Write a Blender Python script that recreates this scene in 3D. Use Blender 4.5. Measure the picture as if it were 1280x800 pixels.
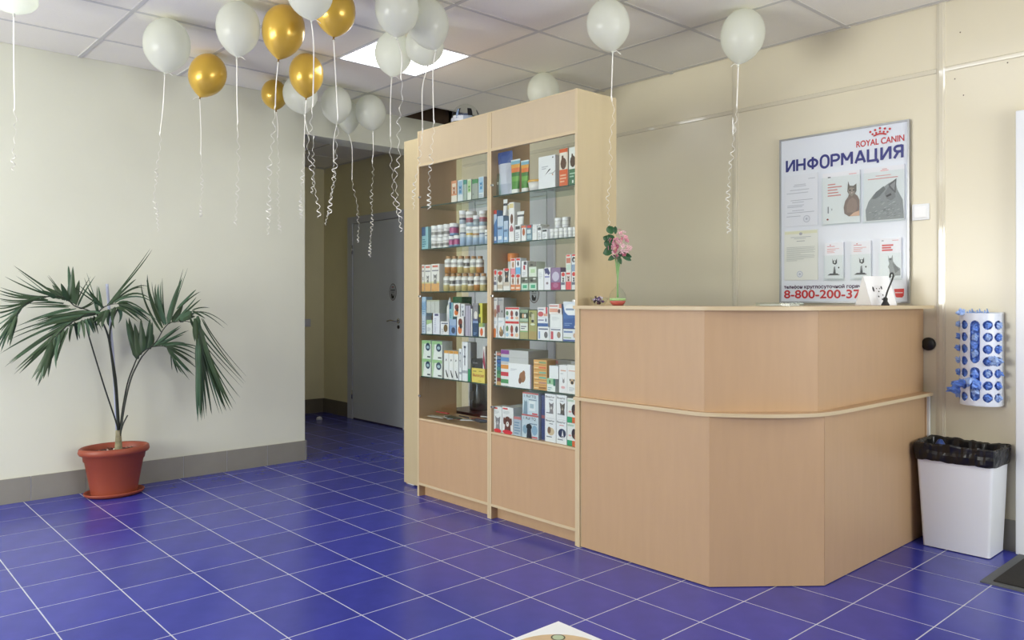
import bpy, bmesh, math, random
from mathutils import Vector, Matrix, noise
PI = math.pi
C = bpy.context.scene.collection
for o in list(bpy.data.objects): bpy.data.objects.remove(o)

# ---------------------------------------------------------------- camera
CAM = Vector((3.844, -1.903, 1.21)); YAW = 0.8361
cd = bpy.data.cameras.new('camera'); cam = bpy.data.objects.new('camera', cd); C.objects.link(cam)
cam.location = CAM; cam.rotation_euler = (PI/2, 0, YAW)
cd.sensor_width = 36; cd.lens = 985*36/1280; cd.shift_y = -25.1/1280; cd.clip_start = .05
bpy.context.scene.camera = cam
# ---------------------------------------------------------------- world, light, exposure
W = bpy.data.worlds.new('world'); bpy.context.scene.world = W; W.use_nodes = True
bg = W.node_tree.nodes['Background']; bg.inputs[0].default_value = (.62, .75, 1, 1); bg.inputs[1].default_value = 1.0
def area(name, loc, rot, sx, sy, power, col):
    l = bpy.data.lights.new(name, 'AREA'); l.shape = 'RECTANGLE'; l.size = sx; l.size_y = sy; l.energy = power; l.color = col
    o = bpy.data.objects.new(name, l); C.objects.link(o); o.location = loc; o.rotation_euler = rot; return o
# daylight coming in through the street window on the wall behind the camera and the one to its right
area('daylight_street', (.4, -4.46, 1.45), (PI/2+.12, 0, 0), 2.8, 1.5, 160, (1, 1, .93))
area('daylight_side', (6.06, 1.0, 1.45), (PI/2+.7, 0, PI/2), 2.2, 1.5, 95, (1, 1, .94))
LAMP = 7.5                       # strength of the ceiling light panels
vs = bpy.context.scene.view_settings
vs.view_transform = 'Standard'; vs.look = 'None'; vs.gamma = 1; vs.use_curve_mapping = False; vs.exposure = 0.17

# ---------------------------------------------------------------- materials
def lin(h):
    if isinstance(h, str):
        h = h.lstrip('#'); h = [int(h[i:i+2], 16)/255 for i in (0, 2, 4)]
    return tuple(((c+.055)/1.055)**2.4 if c > .04045 else c/12.92 for c in h)
_M = {}
def mat(col, rough=.5, metal=0, name=None, var=0, scale=20, bump=0, bscale=200, coat=0, rnd=0, stretch=None, spec=.5):
    key = (col, rough, metal, name, var, bump)
    if key in _M: return _M[key]
    m = bpy.data.materials.new(name or 'paint_'+str(col).strip('#')); m.use_nodes = True
    nt = m.node_tree; b = nt.nodes['Principled BSDF']; c = lin(col)
    b.inputs['Base Color'].default_value = (*c, 1); b.inputs['Roughness'].default_value = rough
    b.inputs['Metallic'].default_value = metal; b.inputs['Coat Weight'].default_value = coat
    b.inputs['Specular IOR Level'].default_value = spec
    tc = None
    if var or bump:
        tc = nt.nodes.new('ShaderNodeTexCoord'); src = tc.outputs['Object']
        if stretch:
            mp = nt.nodes.new('ShaderNodeMapping'); mp.inputs['Scale'].default_value = stretch
            nt.links.new(src, mp.inputs[0]); src = mp.outputs[0]
    last = None
    if var:
        n = nt.nodes.new('ShaderNodeTexNoise'); n.inputs['Scale'].default_value = scale; n.inputs['Detail'].default_value = 5
        nt.links.new(src, n.inputs['Vector'])
        r = nt.nodes.new('ShaderNodeMapRange'); r.inputs[1].default_value = .3; r.inputs[2].default_value = .7
        r.inputs[3].default_value = 1-var; r.inputs[4].default_value = 1+var
        nt.links.new(n.outputs[0], r.inputs[0]); last = r.outputs[0]
    if rnd:
        oi = nt.nodes.new('ShaderNodeObjectInfo'); r2 = nt.nodes.new('ShaderNodeMapRange')
        r2.inputs[3].default_value = 1-rnd; r2.inputs[4].default_value = 1+rnd
        nt.links.new(oi.outputs['Random'], r2.inputs[0])
        if last:
            mu = nt.nodes.new('ShaderNodeMath'); mu.operation = 'MULTIPLY'
            nt.links.new(last, mu.inputs[0]); nt.links.new(r2.outputs[0], mu.inputs[1]); last = mu.outputs[0]
        else: last = r2.outputs[0]
    if last:
        hs = nt.nodes.new('ShaderNodeHueSaturation'); hs.inputs['Color'].default_value = (*c, 1)
        nt.links.new(last, hs.inputs['Value']); nt.links.new(hs.outputs[0], b.inputs['Base Color'])
    if bump:
        n2 = nt.nodes.new('ShaderNodeTexNoise'); n2.inputs['Scale'].default_value = bscale; n2.inputs['Detail'].default_value = 3
        nt.links.new(src, n2.inputs['Vector'])
        bp = nt.nodes.new('ShaderNodeBump'); bp.inputs['Strength'].default_value = bump; bp.inputs['Distance'].default_value = .002
        nt.links.new(n2.outputs[0], bp.inputs['Height']); nt.links.new(bp.outputs[0], b.inputs['Normal'])
    _M[key] = m; return m
def glass(name, tint=(.96, .98, .97), rough=.0, ior=1.45):
    m = bpy.data.materials.new(name); m.use_nodes = True; nt = m.node_tree
    for n in list(nt.nodes):
        if n.type == 'BSDF_PRINCIPLED': nt.nodes.remove(n)
    out = [n for n in nt.nodes if n.type == 'OUTPUT_MATERIAL'][0]
    t = nt.nodes.new('ShaderNodeBsdfTransparent'); t.inputs[0].default_value = (*tint, 1)
    g = nt.nodes.new('ShaderNodeBsdfGlossy'); g.inputs['Roughness'].default_value = rough
    f = nt.nodes.new('ShaderNodeFresnel'); f.inputs[0].default_value = ior
    x = nt.nodes.new('ShaderNodeMixShader')
    ge = nt.nodes.new('ShaderNodeNewGeometry'); mu = nt.nodes.new('ShaderNodeMath'); mu.operation = 'MULTIPLY'
    su = nt.nodes.new('ShaderNodeMath'); su.operation = 'SUBTRACT'; su.inputs[0].default_value = 1
    nt.links.new(ge.outputs['Backfacing'], su.inputs[1]); nt.links.new(f.outputs[0], mu.inputs[0]); nt.links.new(su.outputs[0], mu.inputs[1])
    nt.links.new(mu.outputs[0], x.inputs[0]); nt.links.new(t.outputs[0], x.inputs[1]); nt.links.new(g.outputs[0], x.inputs[2])
    nt.links.new(x.outputs[0], out.inputs[0]); return m
def emit(name, col, s):
    m = bpy.data.materials.new(name); m.use_nodes = True; nt = m.node_tree; b = nt.nodes['Principled BSDF']
    b.inputs['Base Color'].default_value = (.8, .8, .8, 1)
    b.inputs['Emission Color'].default_value = (*col, 1); b.inputs['Emission Strength'].default_value = s; return m
def latex(name, col, tr=.25, rough=.22):
    m = mat(col, rough, 0, name); nt = m.node_tree; b = nt.nodes['Principled BSDF']
    out = [n for n in nt.nodes if n.type == 'OUTPUT_MATERIAL'][0]
    t = nt.nodes.new('ShaderNodeBsdfTranslucent'); t.inputs[0].default_value = (*lin(col), 1)
    x = nt.nodes.new('ShaderNodeMixShader'); x.inputs[0].default_value = tr
    nt.links.new(b.outputs[0], x.inputs[1]); nt.links.new(t.outputs[0], x.inputs[2]); nt.links.new(x.outputs[0], out.inputs[0]); return m

M_PLASTER = mat('#dadbca', .75, 0, 'left_wall_plaster', var=.02, scale=2.5, bump=.15, bscale=90)
M_FARWALL = mat('#a89c84', .8, 0, 'street_side_wall_paint', var=.03, scale=2)
M_HALLWALL = mat('#e6dfb8', .8, 0, 'hall_wall_paint', var=.03, scale=3)
M_PANEL = mat('#e3dbc2', .28, 0, 'cream_wall_panel', var=.02, scale=1.5, bump=.05, bscale=60)
M_STRIP = mat('#ddd6c0', .06, 0, 'glossy_panel_profile', spec=.9)
M_TILE = mat('#373d9c', .24, 0, 'blue_floor_tile', var=.10, scale=9, bump=.03, bscale=45, rnd=.07)
M_GROUT = mat('#bfc3cc', .8, 0, 'pale_grout', var=.06, scale=30)
M_BASE = mat('#8d8a80', .45, 0, 'grey_skirting_tile', var=.04, scale=8, rnd=.04)
M_CEIL = mat('#f3f0e4', .95, 0, 'mineral_ceiling_tile', var=.03, scale=300, bump=.5, bscale=350, rnd=.015)
M_GRID = mat('#d0cfca', .55, 0, 'ceiling_grid_metal')
M_MEL = mat('#bf9e7a', .42, 0, 'beige_melamine', var=.025, scale=30, stretch=(1, 1, .12), bump=.03, bscale=160)
M_MELP = mat('#c2b28e', .45, 0, 'pale_melamine', var=.02, scale=30, stretch=(1, 1, .12))
M_FASCIA = mat('#c8b698', .42, 0, 'fascia_melamine', var=.02, scale=30, stretch=(1, 1, .12))
M_EDGE = mat('#d0bd99', .38, 0, 'melamine_edge')
M_WHITE = mat('#eceef0', .4, 0, 'white_plastic')
M_DOOR = mat('#d3dadd', .5, 0, 'grey_door_paint', var=.02, scale=4)
M_DFRAME = mat('#c4c8cf', .5, 0, 'grey_door_frame')
M_CHROME = mat('#c8c8c8', .22, 1, 'chrome')
M_BLACK = mat('#151516', .35, 0, 'black_plastic')
M_GLASS = glass('clear_glass')
M_SHELF = glass('shelf_glass', (.80, .90, .86))
M_GEDGE = mat('#2c4a44', .15, 0, 'green_glass_edge')
M_PVC = mat('#e8ebee', .3, 0, 'white_pvc')

# ---------------------------------------------------------------- mesh helpers
class MB:
    def __init__(s): s.v = []; s.f = []; s.m = []; s.mats = []; s.sm = []
    def mi(s, m):
        if m not in s.mats: s.mats.append(m)
        return s.mats.index(m)
    def add(s, vs_, fs, m, smooth=False):
        b = len(s.v); s.v += [tuple(p) for p in vs_]; k = s.mi(m)
        for f in fs: s.f.append([b+i for i in f]); s.m.append(k); s.sm.append(smooth)
        return s
    def box(s, x0, x1, y0, y1, z0, z1, m, bev=0):
        if bev <= 0:
            v = [(x0,y0,z0),(x1,y0,z0),(x1,y1,z0),(x0,y1,z0),(x0,y0,z1),(x1,y0,z1),(x1,y1,z1),(x0,y1,z1)]
            return s.add(v, [(0,3,2,1),(4,5,6,7),(0,1,5,4),(1,2,6,5),(2,3,7,6),(3,0,4,7)], m)
        bm = bmesh.new(); bmesh.ops.create_cube(bm, size=1)
        bmesh.ops.scale(bm, vec=(x1-x0, y1-y0, z1-z0), verts=bm.verts); bmesh.ops.translate(bm, vec=((x0+x1)/2, (y0+y1)/2, (z0+z1)/2), verts=bm.verts)
        bmesh.ops.bevel(bm, geom=bm.edges[:], offset=bev, segments=2, affect='EDGES', profile=.5)
        bm.verts.index_update(); s.add([v.co for v in bm.verts], [[v.index for v in f.verts] for f in bm.faces], m); bm.free(); return s
    def lathe(s, c, prof, m, n=24, sx=1, sy=1, smooth=True, axis=None, mats=None, cap=True):
        # prof: (r, z) list from bottom to top; mats: one material per ring segment
        R = Matrix.Identity(3)
        if axis is not None: R = Vector((0, 0, 1)).rotation_difference(Vector(axis)).to_matrix()
        c = Vector(c); rings = []
        vs_ = []
        for r, z in prof:
            for i in range(n):
                a = 2*PI*i/n; vs_.append(c + R @ Vector((r*math.cos(a)*sx, r*math.sin(a)*sy, z)))
        b = len(s.v); s.v += [tuple(p) for p in vs_]
        for j in range(len(prof)-1):
            k = s.mi(mats[j] if mats else m)
            for i in range(n):
                i2 = (i+1) % n
                s.f.append([b+j*n+i, b+j*n+i2, b+(j+1)*n+i2, b+(j+1)*n+i]); s.m.append(k); s.sm.append(smooth)
        if cap:
            if prof[0][0] > 1e-6: s.f.append([b+i for i in range(n)][::-1]); s.m.append(s.mi(mats[0] if mats else m)); s.sm.append(False)
            if prof[-1][0] > 1e-6: s.f.append([b+(len(prof)-1)*n+i for i in range(n)]); s.m.append(s.mi(mats[-1] if mats else m)); s.sm.append(False)
        return s
    def tube(s, pts, r, m, n=8, r1=None, smooth=True, cap=True):
        pts = [Vector(p) for p in pts]; N = len(pts); b = len(s.v); k = s.mi(m)
        up = Vector((.13, .27, .95)).normalized()
        for j, p in enumerate(pts):
            t = (pts[min(j+1, N-1)]-pts[max(j-1, 0)]); t = t.normalized() if t.length > 1e-9 else Vector((0, 0, 1))
            a = t.cross(up); a = a.normalized() if a.length > 1e-4 else t.orthogonal().normalized()
            c = a.cross(t); up = c.copy()
            rr = r if r1 is None else r+(r1-r)*j/(N-1)
            if callable(r): rr = r(j/(N-1))
            for i in range(n):
                q = 2*PI*i/n; s.v.append(tuple(p+a*math.cos(q)*rr+c*math.sin(q)*rr))
        for j in range(N-1):
            for i in range(n):
                i2 = (i+1) % n; s.f.append([b+j*n+i, b+j*n+i2, b+(j+1)*n+i2, b+(j+1)*n+i]); s.m.append(k); s.sm.append(smooth)
        if cap:
            s.f.append([b+i for i in range(n)][::-1]); s.m.append(k); s.sm.append(False)
            s.f.append([b+(N-1)*n+i for i in range(n)]); s.m.append(k); s.sm.append(False)
        return s
    def prism(s, pts, z0, z1, m, medge=None):      # plan outline, counter-clockwise
        n = len(pts); v = [(x, y, z0) for x, y in pts]+[(x, y, z1) for x, y in pts]
        s.add(v, [list(range(n))[::-1], list(range(n, 2*n))], m)
        s.add(v, [[i, (i+1) % n, n+(i+1) % n, n+i] for i in range(n)], medge or m); return s
    def build(s, name, parent=None, label=None, kind=None, loc=None):
        off = Vector(loc) if loc is not None else (WL[parent.name] if parent is not None and parent.name in WL else Vector((0, 0, 0)))
        me = bpy.data.meshes.new(name); me.from_pydata([tuple(Vector(v)-off) for v in s.v], [], s.f)
        for m in s.mats: me.materials.append(m)
        me.polygons.foreach_set('material_index', s.m); me.polygons.foreach_set('use_smooth', s.sm); me.update()
        bm = bmesh.new(); bm.from_mesh(me); bmesh.ops.recalc_face_normals(bm, faces=bm.faces) if not getattr(s, 'keep', False) else None
        bm.to_mesh(me); bm.free()
        o = bpy.data.objects.new(name, me); C.objects.link(o)
        if parent is not None: o.parent = parent
        elif loc is not None: o.location = off
        WL[o.name] = off
        if label: o['label'] = label
        if kind: o['kind'] = kind
        return o
WL = {}
def thing(name, label, cat, loc=(0, 0, 0), group=None):
    o = bpy.data.objects.new(name, None); C.objects.link(o); o.location = loc; o.empty_display_size = .05; WL[o.name] = Vector(loc)
    o['label'] = label; o['category'] = cat
    if group: o['group'] = group
    return o
def tag(o, label, cat, group=None, kind=None):
    o['label'] = label; o['category'] = cat
    if group: o['group'] = group
    if kind: o['kind'] = kind
    return o
def struct(name, kind='structure'):
    o = bpy.data.objects.new(name, None); C.objects.link(o); o['kind'] = kind; WL[o.name] = Vector((0, 0, 0)); return o
def share(name, me, loc, parent, label=None, kind=None):
    o = bpy.data.objects.new(name, me); C.objects.link(o); o.location = loc
    if parent is not None: o.parent = parent
    if label: o['label'] = label
    if kind: o['kind'] = kind
    return o
def smoothpath(P, n):
    P = [Vector(p) for p in P]; out = []
    for i in range(len(P)-1):
        p0 = P[max(i-1, 0)]; p1 = P[i]; p2 = P[i+1]; p3 = P[min(i+2, len(P)-1)]
        for k in range(n):
            t = k/n; out.append(.5*((2*p1)+(p2-p0)*t+(2*p0-5*p1+4*p2-p3)*t*t+(3*p1-p0-3*p2+p3)*t**3))
    out.append(P[-1]); return out
_txt = {}; RES = 6
def text_polys(body, bold=0.0):
    k = (body, bold)
    if k in _txt: return _txt[k]
    cu = bpy.data.curves.new('lettering', 'FONT'); cu.body = body.replace('\u0435', 'e'); cu.size = 1; cu.offset = bold; cu.resolution_u = RES
    o = bpy.data.objects.new('lettering', cu); C.objects.link(o)
    dg = bpy.context.evaluated_depsgraph_get(); dg.update(); me = o.evaluated_get(dg).to_mesh()
    V = [(v.co.x, v.co.y) for v in me.vertices]; F = [list(p.vertices) for p in me.polygons]
    o.evaluated_get(dg).to_mesh_clear(); bpy.data.objects.remove(o); bpy.data.curves.remove(cu)
    _txt[k] = (V, F); return V, F
class Print:                                           # flat print on a face that looks towards -Y
    def __init__(s, mb, x0, z0, w, h, y, eps=.0004): s.mb, s.x0, s.z0, s.w, s.h, s.y, s.e, s.k = mb, x0, z0, w, h, y, eps, 0
    def P(s, u, v): return (s.x0+u*s.w, s.y-s.e*(1+s.k*.5), s.z0+v*s.h)
    def poly(s, pts, col, rough=.4):
        s.mb.add([s.P(u, v) for u, v in pts], [list(range(len(pts)))], mat(col, rough)); s.k += 1
    def rect(s, u0, v0, u1, v1, col): s.poly([(u0, v0), (u1, v0), (u1, v1), (u0, v1)], col)
    def ell(s, u, v, ru, rv, col, n=12, a0=0, a1=2*PI):
        s.poly([(u+ru*math.cos(a0+(a1-a0)*i/n), v+rv*math.sin(a0+(a1-a0)*i/n)) for i in range(n if a1-a0 > 6.2 else n+1)], col)
    def lines(s, u0, v0, u1, v1, n, col, fill=.45, seed=1):
        rg = random.Random(seed); dv = (v1-v0)/n; k = s.k
        for i in range(n):
            s.k = k; s.rect(u0, v0+dv*i, u0+(u1-u0)*rg.uniform(.6, 1), v0+dv*(i+fill), col)
        s.k = k+1
    def text(s, body, u0, v0, u1, v1, col, bold=0.0):
        V, F = text_polys(body, 0); xs = [p[0] for p in V]; ys = [p[1] for p in V]
        a, b, c, d = min(xs), max(xs), min(ys), max(ys)
        k = s.k; hb = bold*(v1-v0)
        for i, (ox, oz) in enumerate([(-1, 0), (1, 0), (0, -1), (0, 1), (0, 0)] if bold else [(0, 0)]):
            s.k = k+i*.1; s.mb.add([s.P(u0+hb*ox*s.asp()+(x-a)/(b-a)*(u1-u0), v0+hb*oz+(y-c)/(d-c)*(v1-v0)) for x, y in V], F, mat(col, .4))
        s.k = k+1
    def asp(s): return s.h/s.w
# ---------------------------------------------------------------- measured tables (metres)
BALLOONS=[
('w', 0.2, [-0.4127, -1.1686, 2.606], [-0.4127, -1.1686, 2.5334], [[-0.4127, -1.1686, 2.5334], [-0.4127, -1.1686, 2.3777], [-0.4102, -1.1658, 2.0997]], 1.8032),
('w', 0.239, [-0.5362, -0.4421, 2.5826], [-0.5434, -0.45, 2.4253], [[-0.5434, -0.45, 2.4253], [-0.5491, -0.4564, 2.2621], [-0.5606, -0.4691, 2.1118]], 1.575),
('g', 0.221, [-0.9924, -0.0484, 2.5934], [-1.0237, -0.083, 2.4511], [[-1.0237, -0.083, 2.4511], [-1.0204, -0.0793, 2.2647], [-1.0204, -0.0793, 2.1175]], 1.7153),
('w', 0.215, [-0.0484, -0.2564, 2.597], [-0.0525, -0.2609, 2.4381], [[-0.0525, -0.2609, 2.4381], [-0.0525, -0.2609, 2.2436], [-0.0498, -0.2579, 2.122]], 1.587),
('g', 0.213, [0.0657, -0.0651, 2.5982], [0.0478, -0.0849, 2.4392], [[0.0478, -0.0849, 2.4392], [0.0396, -0.094, 2.3163], [0.0368, -0.0971, 2.2057]], 1.546),
('w', 0.206, [0.5947, -0.1971, 2.6024], [0.5996, -0.1918, 2.4696], [[0.5996, -0.1918, 2.4696], [0.6068, -0.1837, 2.3469], [0.6044, -0.1864, 2.0943]], 1.5818),
('g', 0.194, [0.4366, 0.0216, 2.6096], [0.4314, 0.0158, 2.4817], [[0.4314, 0.0158, 2.4817], [0.4392, 0.0244, 2.2491], [0.4444, 0.0302, 2.1017]], 1.6249),
('g', 0.176, [-1.2635, 0.5137, 2.6204], [-1.2562, 0.5219, 2.5116], [[-1.2562, 0.5219, 2.5116], [-1.2488, 0.53, 2.4183], [-1.2488, 0.53, 2.3359]], 1.6768),
('g', 0.206, [-0.5878, 0.4004, 2.6024], [-0.5885, 0.3997, 2.4464], [[-0.5885, 0.3997, 2.4464], [-0.5934, 0.3942, 2.3139], [-0.5967, 0.3906, 2.1667]], 1.7055),
('w', 0.226, [-1.0395, 0.59, 2.5904], [-1.0215, 0.6099, 2.4571], [[-1.0215, 0.6099, 2.4571], [-1.0035, 0.6298, 2.3388], [-0.9783, 0.6578, 2.3119]], 1.9195),
('w', 0.215, [-1.1245, 0.9093, 2.597], [-1.1226, 0.9114, 2.4488], [[-1.1226, 0.9114, 2.4488], [-1.1359, 0.8967, 2.3413], [-1.1359, 0.8967, 2.1999]], 1.736),
('w', 0.176, [-1.4212, 1.1792, 2.6204], [-1.4171, 1.1837, 2.4652], [[-1.4171, 1.1837, 2.4652], [-1.4009, 1.2017, 2.3621], [-1.4009, 1.2017, 2.1377]], 1.6465),
('w', 0.223, [-1.1485, 1.2063, 2.5922], [-1.1367, 1.2194, 2.45], [[-1.1367, 1.2194, 2.4441], [-1.1347, 1.2215, 2.2972], [-1.1406, 1.215, 2.2384]], 1.5214),
('w', 0.208, [0.6849, 0.2109, 2.6012], [0.6849, 0.2109, 2.4626], [[0.6849, 0.2109, 2.4626], [0.7002, 0.2279, 2.3748], [0.6977, 0.225, 2.2793]], 1.5881),
('w', 0.208, [0.6368, 0.4239, 2.6012], [0.6636, 0.4536, 2.458], [[0.6636, 0.4536, 2.458], [0.6556, 0.4447, 2.35], [0.6583, 0.4477, 2.11]], 1.6621),
('w', 0.209, [0.1091, 0.573, 2.6006], [0.1024, 0.5656, 2.4629], [[0.1024, 0.5656, 2.4607], [0.0979, 0.5606, 2.3122], [0.0979, 0.5606, 2.1548]], 1.5924),
('w', 0.211, [0.3104, 0.6418, 2.5994], [0.3222, 0.6548, 2.4931], [[0.3222, 0.6548, 2.4931], [0.303, 0.6336, 2.3744], [0.303, 0.6336, 2.1547]], 1.7066),
('w', 0.215, [1.2288, 1.1108, 2.597], [1.2436, 1.1272, 2.4567], [[1.2436, 1.1272, 2.4567], [1.2423, 1.1257, 2.3561], [1.2396, 1.1227, 2.2355]], 1.58),
('w', 0.224, [1.6115, 1.7291, 2.5916], [1.5965, 1.7125, 2.4313], [[1.5965, 1.7125, 2.4313], [1.5937, 1.7094, 2.3316], [1.5909, 1.7063, 2.2277]], 1.5548),
('w', 0.213, [0.0959, 1.7635, 2.5982], [0.0959, 1.7635, 2.4661], [], 0),
('m', 0.24, [-0.9006, 1.9024, 2.582], [-0.9006, 1.9024, 2.4332], [], 0)]
STEMS=[([[-1.44, -0.427, 0.363], [-1.42, -0.451, 0.452], [-1.38, -0.534, 0.699], [-1.34, -0.624, 0.995], [-1.33, -0.639, 1.067]], 0.005, 0.004), ([[-1.44, -0.432, 0.363], [-1.44, -0.441, 0.538], [-1.43, -0.458, 0.714], [-1.42, -0.492, 0.964], [-1.41, -0.531, 1.073], [-1.4, -0.565, 1.122]], 0.0075, 0.005), ([[-1.45, -0.424, 0.361], [-1.45, -0.434, 0.562], [-1.45, -0.447, 0.737], [-1.45, -0.48, 0.962], [-1.45, -0.461, 1.086], [-1.44, -0.436, 1.155]], 0.0075, 0.005), ([[-1.43, -0.425, 0.364], [-1.42, -0.405, 0.537], [-1.41, -0.37, 0.71], [-1.4, -0.331, 0.808], [-1.39, -0.306, 0.858]], 0.006, 0.0045), ([[-1.45, -0.42, 0.36], [-1.46, -0.408, 0.483], [-1.47, -0.372, 0.68], [-1.48, -0.326, 0.803], [-1.48, -0.312, 0.838]], 0.0055, 0.004), ([[-1.43, -0.425, 0.374], [-1.42, -0.41, 0.438], [-1.41, -0.387, 0.491]], 0.005, 0.004)]
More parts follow.
